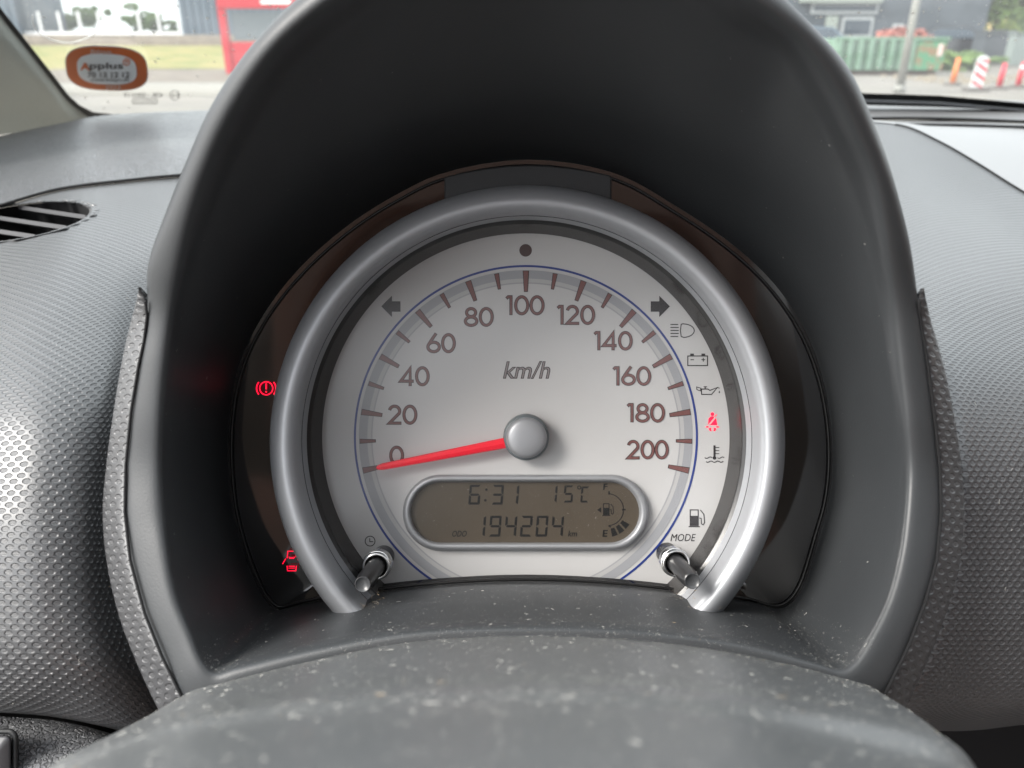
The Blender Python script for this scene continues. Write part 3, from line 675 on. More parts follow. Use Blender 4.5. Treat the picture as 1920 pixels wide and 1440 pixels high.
# right dimpled panel
Rp = [
 kr([(1300, 229, 0.65), (1500, 229, 0.62), (1620, 229, 0.63), (1690, 236, 0.62), (1760, 266, 0.585), (1830, 306, 0.545), (1920, 362, 0.505), (2120, 470, 0.45), (3200, 950, 0.44)]),
 kr([(1300, 330, 0.55), (1500, 330, 0.52), (1620, 320, 0.53), (1720, 335, 0.51), (1790, 360, 0.49), (1860, 392, 0.465), (1950, 440, 0.435), (2140, 530, 0.4), (3200, 960, 0.42)]),
 kr([(1300, 450, 0.47), (1500, 450, 0.44), (1640, 450, 0.42), (1745, 450, 0.4), (1820, 465, 0.388), (1890, 485, 0.375), (1970, 515, 0.36), (2160, 600, 0.34), (3200, 980, 0.4)]),
 kr([(1300, 580, 0.41), (1560, 580, 0.38), (1690, 580, 0.34), (1750, 585, 0.318), (1815, 590, 0.316), (1890, 600, 0.316), (1990, 615, 0.316), (2180, 680, 0.312), (3200, 1010, 0.385)]),
 kr([(1300, 720, 0.39), (1600, 720, 0.36), (1730, 720, 0.3), (1776, 722, 0.268), (1830, 725, 0.272), (1900, 730, 0.278), (2000, 740, 0.285), (2180, 780, 0.292), (3200, 1060, 0.375)]),
 kr([(1300, 880, 0.37), (1620, 880, 0.34), (1755, 880, 0.28), (1802, 880, 0.25), (1850, 880, 0.254), (1915, 880, 0.26), (2010, 885, 0.268), (2180, 900, 0.282), (3200, 1120, 0.37)]),
 kr([(1300, 1040, 0.37), (1620, 1040, 0.34), (1750, 1040, 0.28), (1799, 1040, 0.247), (1850, 1040, 0.251), (1915, 1040, 0.257), (2010, 1040, 0.266), (2180, 1050, 0.28), (3200, 1190, 0.37)]),
 kr([(1300, 1200, 0.37), (1560, 1200, 0.34), (1700, 1200, 0.28), (1754, 1200, 0.245), (1830, 1200, 0.252), (1910, 1200, 0.258), (2010, 1200, 0.268), (2180, 1200, 0.285), (3200, 1260, 0.37)]),
 kr([(1300, 1310, 0.37), (1540, 1310, 0.34), (1650, 1310, 0.28), (1705, 1310, 0.248), (1810, 1315, 0.262), (1910, 1315, 0.268), (2010, 1310, 0.278), (2180, 1300, 0.295), (3200, 1310, 0.375)]),
 kr([(1300, 1370, 0.43), (1540, 1370, 0.4), (1660, 1370, 0.34), (1730, 1370, 0.32), (1820, 1370, 0.33), (1910, 1360, 0.335), (2010, 1350, 0.35), (2180, 1340, 0.36), (3200, 1345, 0.42)]),
]
RG = net(Rp, 10, 10)
panel_with_hole('right_panel', RG, M_dimple, dash)
# near-black sheet drawn for the shade under the right panel
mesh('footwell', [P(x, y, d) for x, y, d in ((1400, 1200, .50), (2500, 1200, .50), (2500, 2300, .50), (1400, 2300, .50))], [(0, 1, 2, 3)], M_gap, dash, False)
# lid on the right and the strip below the windscreen
lid = net([kr([(1560, 226, .70), (1680, 227, .70), (1800, 229, .70), (1920, 232, .70), (2200, 245, .70)]),
           kr([(1560, 231, .668), (1685, 233, .665), (1800, 235, .66), (1920, 238, .66), (2200, 255, .66)])], 6, 2)
grid_mesh('lid_surround', lid, M_smoothpad, dash)
lt = kr([(1300, 226, .63), (1500, 229.5, .640), (1640, 231.5, .655), (1700, 235, .655), (1790, 237, .655), (1870, 239, .655), (1960, 243, .655), (2200, 256, .65), (3200, 330, .63)])
lb_ = [p + Vector((0, -.0004, .0004)) for p in Rp[0]]
lid2 = net([lt, [a.lerp(b, .5) + Vector((0, 0, .002)) for a, b in zip(lt, lb_)], lb_], 10, 6)
grid_mesh('storage_lid', lid2, mat('pale smooth lid plastic', (.22, .22, .225), .42, bump=('noise', 900, .0001, .4)), dash)
tube('lid_gap', [P(x, y, .654) for x, y in ((1682, 234.5), (1720, 233.5), (1800, 234.5), (1920, 238), (2200, 254))], .0011, M_gap, dash, 8)
tube('panel_gap', [K_ for K_ in [W(p - Vector((0, .0012, 0))) for p in RG[0][28:]]], .0006, M_gap, dash, 6)
# padded top, left
pt = net([kr([(-1000, 681, 0.417), (-330, 476, 0.407), (-150, 430, 0.422), (0, 388, 0.443), (110, 357, 0.458), (250, 339, 0.466), (350, 330, 0.473), (520, 324, 0.49)]),
          kr([(-1000, 671, 0.419), (-330, 466, 0.409), (-150, 421, 0.425), (0, 379, 0.446), (110, 349, 0.462), (250, 332, 0.47), (350, 323, 0.478), (520, 317, 0.495)]),
          kr([(-1000, 590, 0.47), (-330, 400, 0.46), (-150, 365, 0.48), (0, 325, 0.5), (110, 302, 0.515), (250, 282, 0.53), (350, 273, 0.54), (520, 270, 0.55)]),
          kr([(-1000, 560, 0.52), (-330, 370, 0.51), (-150, 335, 0.53), (0, 295, 0.565), (110, 277, 0.585), (250, 262, 0.6), (350, 256, 0.605), (520, 252, 0.61)]),
          kr([(-1000, 520, 0.56), (-330, 350, 0.55), (-150, 305, 0.58), (0, 268, 0.62), (110, 245, 0.65), (190, 230, 0.665), (350, 222, 0.68), (520, 218, 0.69)]),
          kr([(-1000, 490, 0.61), (-330, 330, 0.6), (-150, 290, 0.63), (0, 255, 0.66), (110, 232, 0.69), (190, 217, 0.73), (350, 208, 0.75), (520, 204, 0.76)])], 8, 6)
grid_mesh('padded_top', pt, M_pad, dash)
tube('seam_gap', [W(p - Vector((0, .001, -.0004))) for p in pt[0]], .0009, M_gap, dash, 8)
# top, centre and right
ct = net([kr([(520, 324, 0.52), (900, 300, 0.6), (1300, 250, 0.66), (1640, 223, 0.7), (1920, 229, 0.7), (2300, 250, 0.68), (3600, 320, 0.66)]),
          kr([(520, 300, 0.55), (900, 280, 0.62), (1300, 235, 0.67), (1640, 218, 0.715), (1920, 224, 0.715), (2300, 244, 0.7), (3600, 314, 0.68)]),
          kr([(520, 250, 0.61), (900, 230, 0.68), (1300, 210, 0.73), (1640, 205, 0.74), (1920, 212, 0.74), (2300, 230, 0.73), (3600, 300, 0.71)]),
          kr([(520, 204, 0.76), (900, 192, 0.79), (1300, 184, 0.8), (1640, 180, 0.8), (1920, 190, 0.79), (2300, 208, 0.77), (3600, 278, 0.75)])], 8, 6)
grid_mesh('dash_top', ct, M_smoothpad, dash)
tube('top_gap', [W(p - Vector((0, .001, 0))) for p in ct[0][16:]], .0014, M_gap, dash, 8)
# dark carcass of the dashboard behind the visible skins
core = net([kr([(-1000, 640, .47), (-150, 440, .50), (250, 345, .53), (600, 325, .58), (1000, 300, .65), (1640, 226, .72), (2300, 256, .70), (3600, 330, .68)]),
            kr([(-1000, 900, .50), (-150, 700, .52), (250, 600, .54), (600, 560, .58), (1000, 560, .62), (1640, 560, .64), (2300, 600, .64), (3600, 700, .64)]),
            kr([(-1000, 1900, .42), (-150, 1900, .42), (250, 1900, .43), (600, 1900, .45), (1000, 1900, .47), (1640, 1900, .48), (2300, 1900, .48), (3600, 1900, .48)])], 5, 4)
grid_mesh('dash_core', core, M_hood, dash)
# lower left leather panel and switch
gq = net([kr([(-330, 1300, .275), (-100, 1300, .275), (0, 1305, .272), (110, 1318, .272), (200, 1335, .275), (260, 1355, .28), (380, 1380, .30)]), kr([(-330, 1360, .266), (-100, 1362, .263), (0, 1368, .260), (110, 1378, .260), (200, 1398, .262), (260, 1420, .267), (380, 1460, .29)])], 4, 2)
grid_mesh('panel_joint', gq, M_gap, dash)
ll = net([kr([(-1000, 1332, 0.262), (-330, 1332, 0.262), (-100, 1336, 0.258), (0, 1343, 0.255), (110, 1352, 0.255), (200, 1373, 0.258), (260, 1395, 0.262), (330, 1420, 0.27)]),
          kr([(-1000, 1350, 0.25), (-330, 1350, 0.25), (-100, 1356, 0.25), (0, 1362, 0.25), (110, 1372, 0.25), (200, 1392, 0.251), (260, 1415, 0.253), (330, 1440, 0.26)]),
          kr([(-1000, 1480, 0.235), (-330, 1480, 0.235), (-100, 1480, 0.235), (0, 1480, 0.235), (110, 1480, 0.235), (200, 1490, 0.236), (260, 1500, 0.238), (330, 1520, 0.245)]),
          kr([(-1000, 1700, 0.225), (-330, 1700, 0.225), (-100, 1700, 0.225), (0, 1700, 0.225), (110, 1700, 0.225), (200, 1700, 0.226), (260, 1700, 0.228), (330, 1700, 0.235)])], 6, 6)
grid_mesh('lower_panel', ll, M_pad, dash)
def rrect(x0, y0, x1, y1, r, n=6):
    o = []
    for cx, cy, a in ((x1 - r, y0 + r, -90), (x1 - r, y1 - r, 0), (x0 + r, y1 - r, 90), (x0 + r, y0 + r, 180)):
        o += [(cx + r * math.cos(R(a + 90 * i / n)), cy + r * math.sin(R(a + 90 * i / n))) for i in range(n + 1)]
    return o
lo = [(-120, 1366, 35, 1560, 18, .2405), (-118, 1368, 33, 1558, 16, .2375), (-112, 1376, 24, 1552, 12, .2375), (-111, 1377, 23, 1550, 11, .2450)]
sw = grid_mesh('switch_surround', [[K(x, y, l[5]) for x, y in rrect(*l[:5])] for l in lo], M_rubber, dash, closed=True, flip=True)
g2 = [[K(x, y, l[5]) for x, y in rrect(*l[:5])] for l in [(-111, 1379, 21, 1548, 9, .243), (-110, 1380, 20, 1547, 9, .237), (-106, 1384, 16, 1540, 8, .2362), (-50, 1450, -40, 1460, 3, .2362)]]
grid_mesh('switch_button', g2, mat('grey switch plastic', (.07, .07, .075), .4), sw, closed=True, flip=True)

# ================================================================== STEERING COLUMN COVER
cc = [
 kr([(285, 1480, .215), (305, 1365, .215), (345, 1303, .215), (440, 1274, .214), (590, 1238, .213), (770, 1204, .212), (986, 1192, .212), (1200, 1201, .212), (1390, 1227, .213), (1545, 1262, .214), (1640, 1292, .215), (1690, 1345, .215), (1715, 1480, .215)]),
 kr([(150, 1520, 0.1929), (205, 1400, 0.1909), (300, 1330, 0.1889), (420, 1288, 0.1880), (590, 1250, 0.1870), (770, 1218, 0.1860), (986, 1207, 0.1860), (1200, 1215, 0.1860), (1390, 1238, 0.1870), (1560, 1275, 0.1880), (1690, 1322, 0.1889), (1755, 1385, 0.1909), (1790, 1520, 0.1929)]),
 kr([(60, 1560, 0.1638), (120, 1430, 0.1601), (230, 1372, 0.1564), (380, 1325, 0.1537), (560, 1288, 0.1518), (770, 1264, 0.1509), (986, 1256, 0.1500), (1200, 1263, 0.1509), (1400, 1285, 0.1518), (1590, 1318, 0.1537), (1740, 1362, 0.1564), (1805, 1425, 0.1601), (1840, 1560, 0.1638)]),
 kr([(20, 1600, .1330), (70, 1460, .1305), (190, 1400, .1275), (350, 1350, .1250), (540, 1318, .1235), (770, 1297, .1225), (986, 1290, .1220), (1200, 1296, .1225), (1400, 1316, .1235), (1610, 1350, .1250), (1770, 1394, .1275), (1835, 1450, .1305), (1870, 1600, .1330)]),
 kr([(-10, 1640, .1260), (40, 1500, .1235), (160, 1430, .1200), (330, 1380, .1175), (530, 1350, .1155), (770, 1325, .1145), (986, 1320, .1140), (1200, 1330, .1145), (1400, 1354, .1155), (1630, 1400, .1175), (1800, 1448, .1200), (1860, 1505, .1235), (1890, 1640, .1260)]),
 kr([(-80, 1760, 0.0964), (-10, 1600, 0.0934), (120, 1510, 0.0904), (310, 1460, 0.0882), (520, 1430, 0.0867), (770, 1412, 0.0860), (986, 1408, 0.0860), (1200, 1416, 0.0860), (1420, 1438, 0.0867), (1640, 1470, 0.0882), (1830, 1520, 0.0904), (1900, 1600, 0.0934), (1950, 1760, 0.0964)]),
 kr([(-150, 1900, 0.0759), (-60, 1720, 0.0726), (90, 1620, 0.0700), (290, 1570, 0.0680), (510, 1550, 0.0667), (770, 1540, 0.0660), (986, 1540, 0.0660), (1200, 1545, 0.0660), (1430, 1560, 0.0667), (1660, 1590, 0.0680), (1860, 1640, 0.0700), (1940, 1720, 0.0726), (2000, 1900, 0.0759)]),
]
CG = net(cc, 10, 9)
cov = grid_mesh('column_cover', CG, M_cover, org=P(986, 1300, .16), flip=True)
tagit(cov, 'dusty dark grey steering column cover curving across the foreground', 'column cover')

# ================================================================== DUST
def dust(name, G, n, s0, s1, label, filt=None, fibres=.12, mats=(M_dust, M_dust2), out=1, tan=.03, weight=None):
    vs, fs, mi = [], [], []; nr, nc = len(G), len(G[0]); k = 0
    while k < n:
        i, j = random.randrange(nr - 1), random.randrange(nc - 1); u, v = random.random(), random.random()
        a, b, c, d = G[i][j], G[i][j + 1], G[i + 1][j], G[i + 1][j + 1]
        p = a.lerp(b, u).lerp(c.lerp(d, u), v)
        if filt and not filt(*pix(p), p): k += .02; continue
        nrm = (b - a).cross(c - a); 
        if nrm.length < 1e-12: continue
        nrm.normalize()
        if nrm.dot(-p) < 0: nrm = -nrm
        s = s0 * (s1 / s0) ** (random.random() ** 2.2); t1 = nrm.orthogonal().normalized(); an = random.random() * 6.28
        e = t1 * math.cos(an) + nrm.cross(t1) * math.sin(an); f = nrm.cross(e)
        L, Wd = (s, s * .7)
        m_ = 1 if random.random() < tan else 0
        if random.random() < fibres:
            L, Wd = s * random.uniform(3, 7), s * .14; be = random.uniform(-1, 1)
            pts = [p + e * (L * (t - .5)) + f * (be * L * .35 * (1 - (2 * t - 1) ** 2)) for t in (0, .25, .5, .75, 1)]; b0 = len(vs)
            for q_ in pts: vs += [W(q_ + f * Wd + nrm * .00002), W(q_ + nrm * (Wd * 1.6 + .00002)), W(q_ - f * Wd + nrm * .00002)]
            for q_ in range(4):
                for x, y in ((0, 1), (1, 2)): fs.append((b0 + 3 * q_ + x, b0 + 3 * q_ + y, b0 + 3 * q_ + 3 + y, b0 + 3 * q_ + 3 + x)); mi.append(m_)
        else:
            b0 = len(vs); vs += [W(p + e * L * .5), W(p + f * Wd * .5), W(p - e * L * .5), W(p - f * Wd * .5), W(p + nrm * s * .4)]
            for x in range(4): fs.append((b0 + x, b0 + (x + 1) % 4, b0 + 4)); mi.append(m_)
        k += 1
    o = mesh(name, vs, fs, list(mats), None, False, mi=mi, org=vs[0]); tagit(o, label, 'dust', kind='stuff'); return o
dust('dust', CG, 13000, .00005, .00029, 'pale dust specks over the column cover in the foreground', lambda x, y, p: 0 < x < 1900 and y < 1460 and p.y > .07 and (y < 1340 or random.random() < .55))
shelf = [r[90:160] for r in HG]
dust('dust', shelf, 9000, .00007, .00022, 'dust and lint on the black ledge below the speedometer', lambda x, y, p: p.y > .213 and y > 1085 and 330 < x < 1640 and (random.random() < math.exp(-((x - 986) / 420) ** 2) + .15), fibres=.12)
dust('dust', HG[:22], 260, .00008, .00022, 'sparse lint inside the black hood', lambda x, y, p: 0 < y < 1250, fibres=.4)
dust('dust', LG, 120, .00012, .0004, 'sparse crumbs on the left dimpled panel', lambda x, y, p: x > -20 and y > 500, fibres=.4)
dust('dust', RG, 260, .00012, .0004, 'sparse crumbs on the right dimpled panel', lambda x, y, p: x < 1940 and y > 500, fibres=.3)
fg = [[K(x, y, .2762) for x in range(640, 1340, 50)] for y in range(450, 1100, 50)]
dust('dust', fg, 420, .00005, .00014, 'fine dust on the clear speedometer lens', lambda x, y, p: (x - 986) ** 2 + (y - 819) ** 2 < 390 ** 2, fibres=.1)
lcg = [[K(x, y, .2869) for x in range(785, 1190, 20)] for y in (907, 930, 950, 970, 990, 1014)]
dust('dust', lcg, 160, .00006, .00016, 'fine dust on the brown odometer display', None, fibres=.1)
for cx in (675, 1310):      # lint caught at the feet of the bezel
    lg = [[K(cx + dx, 1118 + dy, .262 - dy * .0004) for dx in (-45, -15, 15, 45)] for dy in (-12, 0, 12, 24)]
    dust('lint', lg, 170, .00010, .0004, 'brown lint caught at the %s foot of the silver ring' % ('left' if cx < 900 else 'right'), None, fibres=.5, mats=(mat('lint', (.22, .19, .15), .9), M_dust2), tan=.2)

# ================================================================== WINDSCREEN AND PILLAR
wp0 = P(300, 207, .765); wn = Vector((0, math.sin(R(32)), math.cos(R(32)))).normalized()
ws = thing('windscreen', 'raked windscreen glass beyond the dashboard with black edge band', 'windscreen', onplane(960, 190, wp0, wn))
def gp(px, py, lift=0): return onplane(px, py, wp0, wn) - wn * lift
def wpt(x, s): return Vector((x, wp0.y, wp0.z)) + Vector((0, -math.cos(R(32)), math.sin(R(32)))) * s
mesh('pane', [wpt(-.62, -.03), wpt(1.05, -.03), wpt(1.0, .78), wpt(-.55, .78)], [(0, 1, 2, 3)], M_screen, ws, False)
inb = [(-120, -165), (-60, -80), (5, 10), (50, 68), (100, 132), (130, 172), (150, 190), (175, 203), (212, 207), (300, 204.5), (390, 200), (600, 194)]
outb = [(-150, -160), (-70, -70), (-6, 22), (48, 90), (98, 155), (125, 188), (148, 207), (168, 224), (205, 226), (300, 216), (390, 210), (600, 206)]
mesh('edge_band', [gp(x, y, .004) for x, y in inb] + [gp(x, y, .004) for x, y in outb], [(i, i + 1, 13 + i, 12 + i) for i in range(11)], M_rubber, ws, False)
rb = [(900, 163), (1603, 163), (1760, 168), (1920, 182), (3200, 300)]; rb2 = [(900, 192), (1615, 186), (1760, 190), (1920, 197), (3200, 330)]
mesh('lower_seal', [gp(x, y, .006) for x, y in rb] + [gp(x, y, .006) for x, y in rb2], [(i, i + 1, 6 + i, 5 + i) for i in range(4)], M_rubber, ws, False)
tube('seal_lip', [gp(x, y + 7, .010) for x, y in rb], .0016, mat('grey seal', (.08, .085, .095), .5), ws, 8)
# maker's marks seen from behind, mirrored
ik = Ink(); ik.text('43R - 00H119', 233, 168, 306, 177, flip=True); ik.circle(328, 172.5, 9, 1.2); ik.text('E2', 322, 169, 335, 176, flip=True)
ik.stroke(rrect(248, 179, 296, 189, 4.5), 1.2, closed=True); ik.text('SAFEGLASS', 251, 181, 293, 187, flip=True)
ik.build('etched_marks', [mat('grey etching', (.12, .12, .11), .7)], ws, lambda x, y, l: gp(x, y, .003 + l))
# sticker
def supr(cx, cy, a, b, n=2.9, N=48, sk=.0):
    o = []
    for i in range(N):
        t = 2 * math.pi * i / N; c, s = math.cos(t), math.sin(t)
        x = a * math.copysign(abs(c) ** (2 / n), c); y = b * math.copysign(abs(s) ** (2 / n), s); o.append((cx + x + y * sk + 0, cy + y + x * .03))
    return o
M_or = mat('orange sticker print', (.72, .18, .045), .5); M_stg = mat('grey sticker print', (.74, .78, .80), .5); M_stw = mat('white sticker print', (.66, .6, .55), .5); M_std = mat('dark sticker print', (.06, .05, .055), .5)
for m_ in (M_or,):      # thin vinyl lets some daylight through
    n_ = m_.node_tree; p_ = n_.nodes['Principled BSDF']; t_ = n_.nodes.new('ShaderNodeBsdfTranslucent'); t_.inputs[0].default_value = p_.inputs['Base Color'].default_value
    x_ = n_.nodes.new('ShaderNodeMixShader'); x_.inputs[0].default_value = .22
    n_.links.new(p_.outputs[0], x_.inputs[1]); n_.links.new(t_.outputs[0], x_.inputs[2]); n_.links.new(x_.outputs[0], n_.nodes['Material Output'].inputs[0])
st = thing('inspection_sticker', 'orange oval inspection sticker with grey centre on the windscreen corner', 'sticker', gp(201, 121))
def sp(x, y, l): return gp(x, y, .0035 + l * 3)
base = Ink(); base.poly(supr(200.5, 121, 77.5, 42.5, sk=.10), 0, .0); base.build('sticker_base', [M_stw], st, sp)
ik = Ink(); ik.poly(supr(200.5, 121, 75.5, 40.8, sk=.10), 0, .0001); ik.build('sticker_border', [M_or], st, sp)
ik = Ink(); ik.poly(supr(201, 121.5, 55.5, 29, sk=.10), 0, .0002); ik.build('sticker_centre', [M_stg], st, sp)
ik = Ink(); ik.text('Bilsyn', 171, 83, 209, 91, 0, .0004); ik.text('2022', 198, 151, 227, 158.5, 0, .0004)
ik.stroke(arcpts(186, 115, 12, 1, 0, 0, 1), .1, 0, .0004) if False else None
ik.text('A', 152, 109, 168, 122, 1, .0004, off=.03); ik.text('pplus', 169, 108, 231, 119.5, 2, .0004, off=.012); ik.circle(238, 106.5, 6, 1.6, 1, .0004); ik.text('+', 235, 103.5, 241, 109, 1, .0004, off=.03)
ik.text('70 13 12 12', 165, 126, 243, 135.5, 2, .0004, off=.012); ik.text('www.bilsyn.dk', 169, 136.5, 244, 143, 2, .0004)
ik.build('sticker_print', [M_stw, M_or, M_std], st, sp)
# curved fibre and specks on the glass
hair = [(62, 20), (63, 38), (72, 52), (88, 62), (106, 69), (130, 72), (150, 68), (170, 60), (183, 50), (190, 42)]
h = tube('stray_hair', cr([gp(x, y, .004) for x, y in hair], 4), .00035, mat('white fibre', (.8, .8, .78), .6), None, 6, org=gp(130, 72)); tagit(h, 'curved white hair stuck to the windscreen above the sticker', 'hair')
vs, fs = [], []
for k in range(420):
    x = random.choice((random.uniform(20, 560), random.uniform(1480, 1930))); y = random.uniform(-10, 205); c = gp(x, y, .003); s = .0003 + .0011 * random.random() ** 3
    b0 = len(vs); e = Vector((1, 0, 0)) * s; f = Vector((0, -.85, .53)) * s * random.uniform(.8, 1.8)
    vs += [c + e, c + f, c - e, c - f, c - wn * s * .5]; fs += [(b0 + q, b0 + (q + 1) % 4, b0 + 4) for q in range(4)]
o = mesh('dirt_specks', vs, fs, M_dust, None, False, org=gp(960, 100)); tagit(o, 'white dirt specks on the windscreen', 'dirt', kind='stuff')
# pillar trim
pr = []
def inK(v): v = v - CAMP; return Vector((v.dot(RT), v.dot(FW), v.dot(UP)))
for (x, y), (x2, y2) in zip(outb[:8], inb[:8]):
    kk = inK(gp(x, y, .012)); k0 = inK(gp(lerp(x, x2, .55), lerp(y, y2, .55), .001))
    pr.append([k0, kk, kk + Vector((-.018, -.018, -.004)), kk + Vector((-.06, -.07, -.03)), kk + Vector((-.16, -.20, -.12))])
PG = net(pr, 6, 6)
pil = grid_mesh('pillar_trim', PG, M_pillar, org=gp(60, 200)); tagit(pil, 'pale grey grained pillar trim at the left of the windscreen', 'pillar trim')

# ================================================================== CABIN BEHIND THE VIEWPOINT (seen only in reflections and as shade)
M_trim = mat('warm taupe pillar trim', (.14, .10, .085), .8)
M_lin = mat('grey headlining fabric', (.42, .41, .39), .9, bump=('noise', 300, .001, .4)); M_door = mat('door plastic', (.10, .09, .085), .6); M_seat = mat('warm brown seat cloth', (.48, .32, .26), .9, bump=('noise', 500, .001, .5))
def struct(name, vs, fs, m, sm=False):
    o = mesh(name, vs, fs, m, None, sm, org=vs[0]); o['kind'] = 'structure'; return o
def sbox(name, c, s, m, bev=.01): o = box(name, c, s, m, org=c, bev=bev); o['kind'] = 'structure'; return o
sbox('ceiling', (.30, -.375, 1.60), (1.45, .65, .04), M_lin); sbox('ceiling', (.30, -1.50, 1.60), (1.45, .60, .04), M_lin); sbox('ceiling', (.70, -.95, 1.60), (.65, .50, .04), M_lin)  # opening shaped to light the seats; right piece added to shade the dash
sbox('wall_left', (-.50, -.55, .58), (.06, 2.3, .54), M_door); sbox('wall_right', (1.10, -.55, .66), (.06, 2.3, .70), M_door); sbox('wall_right', (1.10, -.55, 1.3), (.05, 2.3, .58), M_trim)  # upper right wall added across the window to shade the right dash
sbox('wall_back', (.30, -1.75, .75), (1.5, .08, .9), M_door); sbox('floor', (.30, -.5, .30), (1.5, 2.4, .04), M_door)
sbox('pillar', (-.50, -.95, 1.22), (.05, .18, .74), M_trim)  # unseen, added to give warm reflections in the smoked panel
def seat(x):
    t = thing('car_seat', 'brown cloth front seat behind the viewpoint, %s side' % ('driver' if x < .3 else 'passenger'), 'seat', (x, -.7, .32))
    box('seat_cushion', (x, -.62, .55), (.48, .50, .16), M_seat, t, .05); box('backrest', (x, -.93, 1.0), (.50, .14, .76), M_seat, t, .05); box('headrest', (x, -.95, 1.49), (.30, .10, .17), M_seat, t, .035)  # seats added, coloured and raised to reflect brown in the cluster
seat(.02); seat(.68)

# ================================================================== OUTSIDE
M_asph = mat('pale asphalt', (.14, .13, .115), .9, cvar=(.6, (.19, .175, .15), .35, .65), bump=('noise', 40, .01, .4))
M_grassm = mat('dry lawn', (.13, .15, .035), .9, cvar=(.9, (.24, .20, .07), .35, .6), bump=('noise', 30, .03, .6))
M_soil = mat('brown planting bed', (.12, .10, .08), .9, cvar=(2, (.16, .135, .105), .4, .6))
def outer(name, c, s, m): 
    o = box(name, c, s, m, org=c); o['kind'] = 'structure'; return o
struct('ground', [Vector((-400, -60, 0)), Vector((400, -60, 0)), Vector((400, 700, 0)), Vector((-400, 700, 0))], [(0, 1, 2, 3)], M_asph)
# kerbed bank on the left
def strip(name, ys, x0, x1, m):
    vs = []; n = 24
    for y, z in ys: vs += [Vector((lerp(x0, x1, i / n), y + .25 * math.sin(i * 1.3), z)) for i in range(n + 1)]
    return struct(name, vs, [(r * (n + 1) + i, r * (n + 1) + i + 1, (r + 1) * (n + 1) + i + 1, (r + 1) * (n + 1) + i) for r in range(len(ys) - 1) for i in range(n)], m, True)
M_kerb = mat('concrete kerb', (.21, .20, .175), .8)
strip('pavement', [(16.6, .004), (16.62, .10), (19.5, .10)], -40, -3, M_kerb)
strip('path', [(19.5, .104), (27, .12)], -40, -3, M_soil)
strip('lawn', [(27, .124), (32, .26), (40, .52), (47, .60)], -60, -3, M_grassm)
strip('terrace', [(47, .61), (47.1, .95), (50, .96), (50.1, 1.15), (60, 1.16)], -60, -3, M_soil)
# glazed hall
def hall():
    Y = 56; a = E(42, 60, Y); b = E(338, 60, Y); t = thing('glazed_wall', 'bright white framed glass front beyond the lawn', 'glass wall', (a.x, Y, 1.16))
    m = mat('white window frame', (.75, .75, .75), .5); z0, z1 = 1.25, 6.0
    box('bottom_rail', ((a.x + b.x) / 2, Y, z0), (b.x - a.x, .12, .18), m, t); box('top_rail', ((a.x + b.x) / 2, Y, z1), (b.x - a.x, .12, .18), m, t)
    n = 8
    for i in range(n + 1):
        x = lerp(a.x, b.x, i / n); zt = z1 if i in (0, n) else 2.55; box('mullion', (x, Y, (z0 + zt) / 2), (.14, .10, zt - z0), m, t)
        if i < n: box('pane', ((x + lerp(a.x, b.x, (i + 1) / n)) / 2, Y + .02, (z0 + z1) / 2), ((b.x - a.x) / n - .17, .02, z1 - z0 - .2), thin_g, t)
thin_g = thin_glass('building glass', (.97, .98, .97), 1.4)  # left clear; sky and bushes behind stand in for reflections
hall()
def facade(name, label, x0, x1, Y, z0, z1, m, wins=(), depth=6, wm=None, cat='building', ribs=0, rm=None):
    t = thing(name, label, cat, ((x0 + x1) / 2, Y, z0))
    box('wall', ((x0 + x1) / 2, Y + depth / 2, (z0 + z1) / 2), (x1 - x0, depth, z1 - z0), m, t)
    box('roof', ((x0 + x1) / 2, Y + depth / 2, z1 + .12), (x1 - x0 + .4, depth + .4, .22), rm or m, t)
    for (a, b, c, d) in wins:
        f = box('window', ((a + b) / 2, Y - .03, (c + d) / 2), (b - a, .08, d - c), M_fr, t)
        box('pane', ((a + b) / 2, Y - .08, (c + d) / 2), (b - a - .24, .03, d - c - .24), M_wn, f)
    if ribs:
        n = int((x1 - x0) / ribs)
        for i in range(n): box('cladding_rib', (x0 + (i + .5) * ribs, Y - .03, (z0 + z1) / 2), (ribs * .35, .06, z1 - z0), m, t)
    return t
M_fr = mat('grey window frame', (.35, .37, .37), .5); M_wn = mat('dark window glass', (.03, .045, .06), .08)
M_gw = mat('blue grey cladding', (.09, .12, .15), .6); M_dk = mat('dark slate render', (.045, .058, .07), .7, cvar=(.8, (.065, .08, .095), .4, .6)); M_pale = mat('pale wall panel', (.24, .27, .24), .7)
a = E(338, 60, 55.5); b = E(560, 60, 55.5); facade('clad_building', 'blue grey ribbed building between the glass front and red frame', a.x + .15, b.x + 8, 55.5, 1.16, 7, M_gw, ribs=.5)
a = E(-260, 60, 55.5); b = E(38, 60, 55.5); facade('clad_building', 'grey clad building left of the glass front', a.x, b.x, 55.5, 1.16, 7, M_gw, ribs=.6)
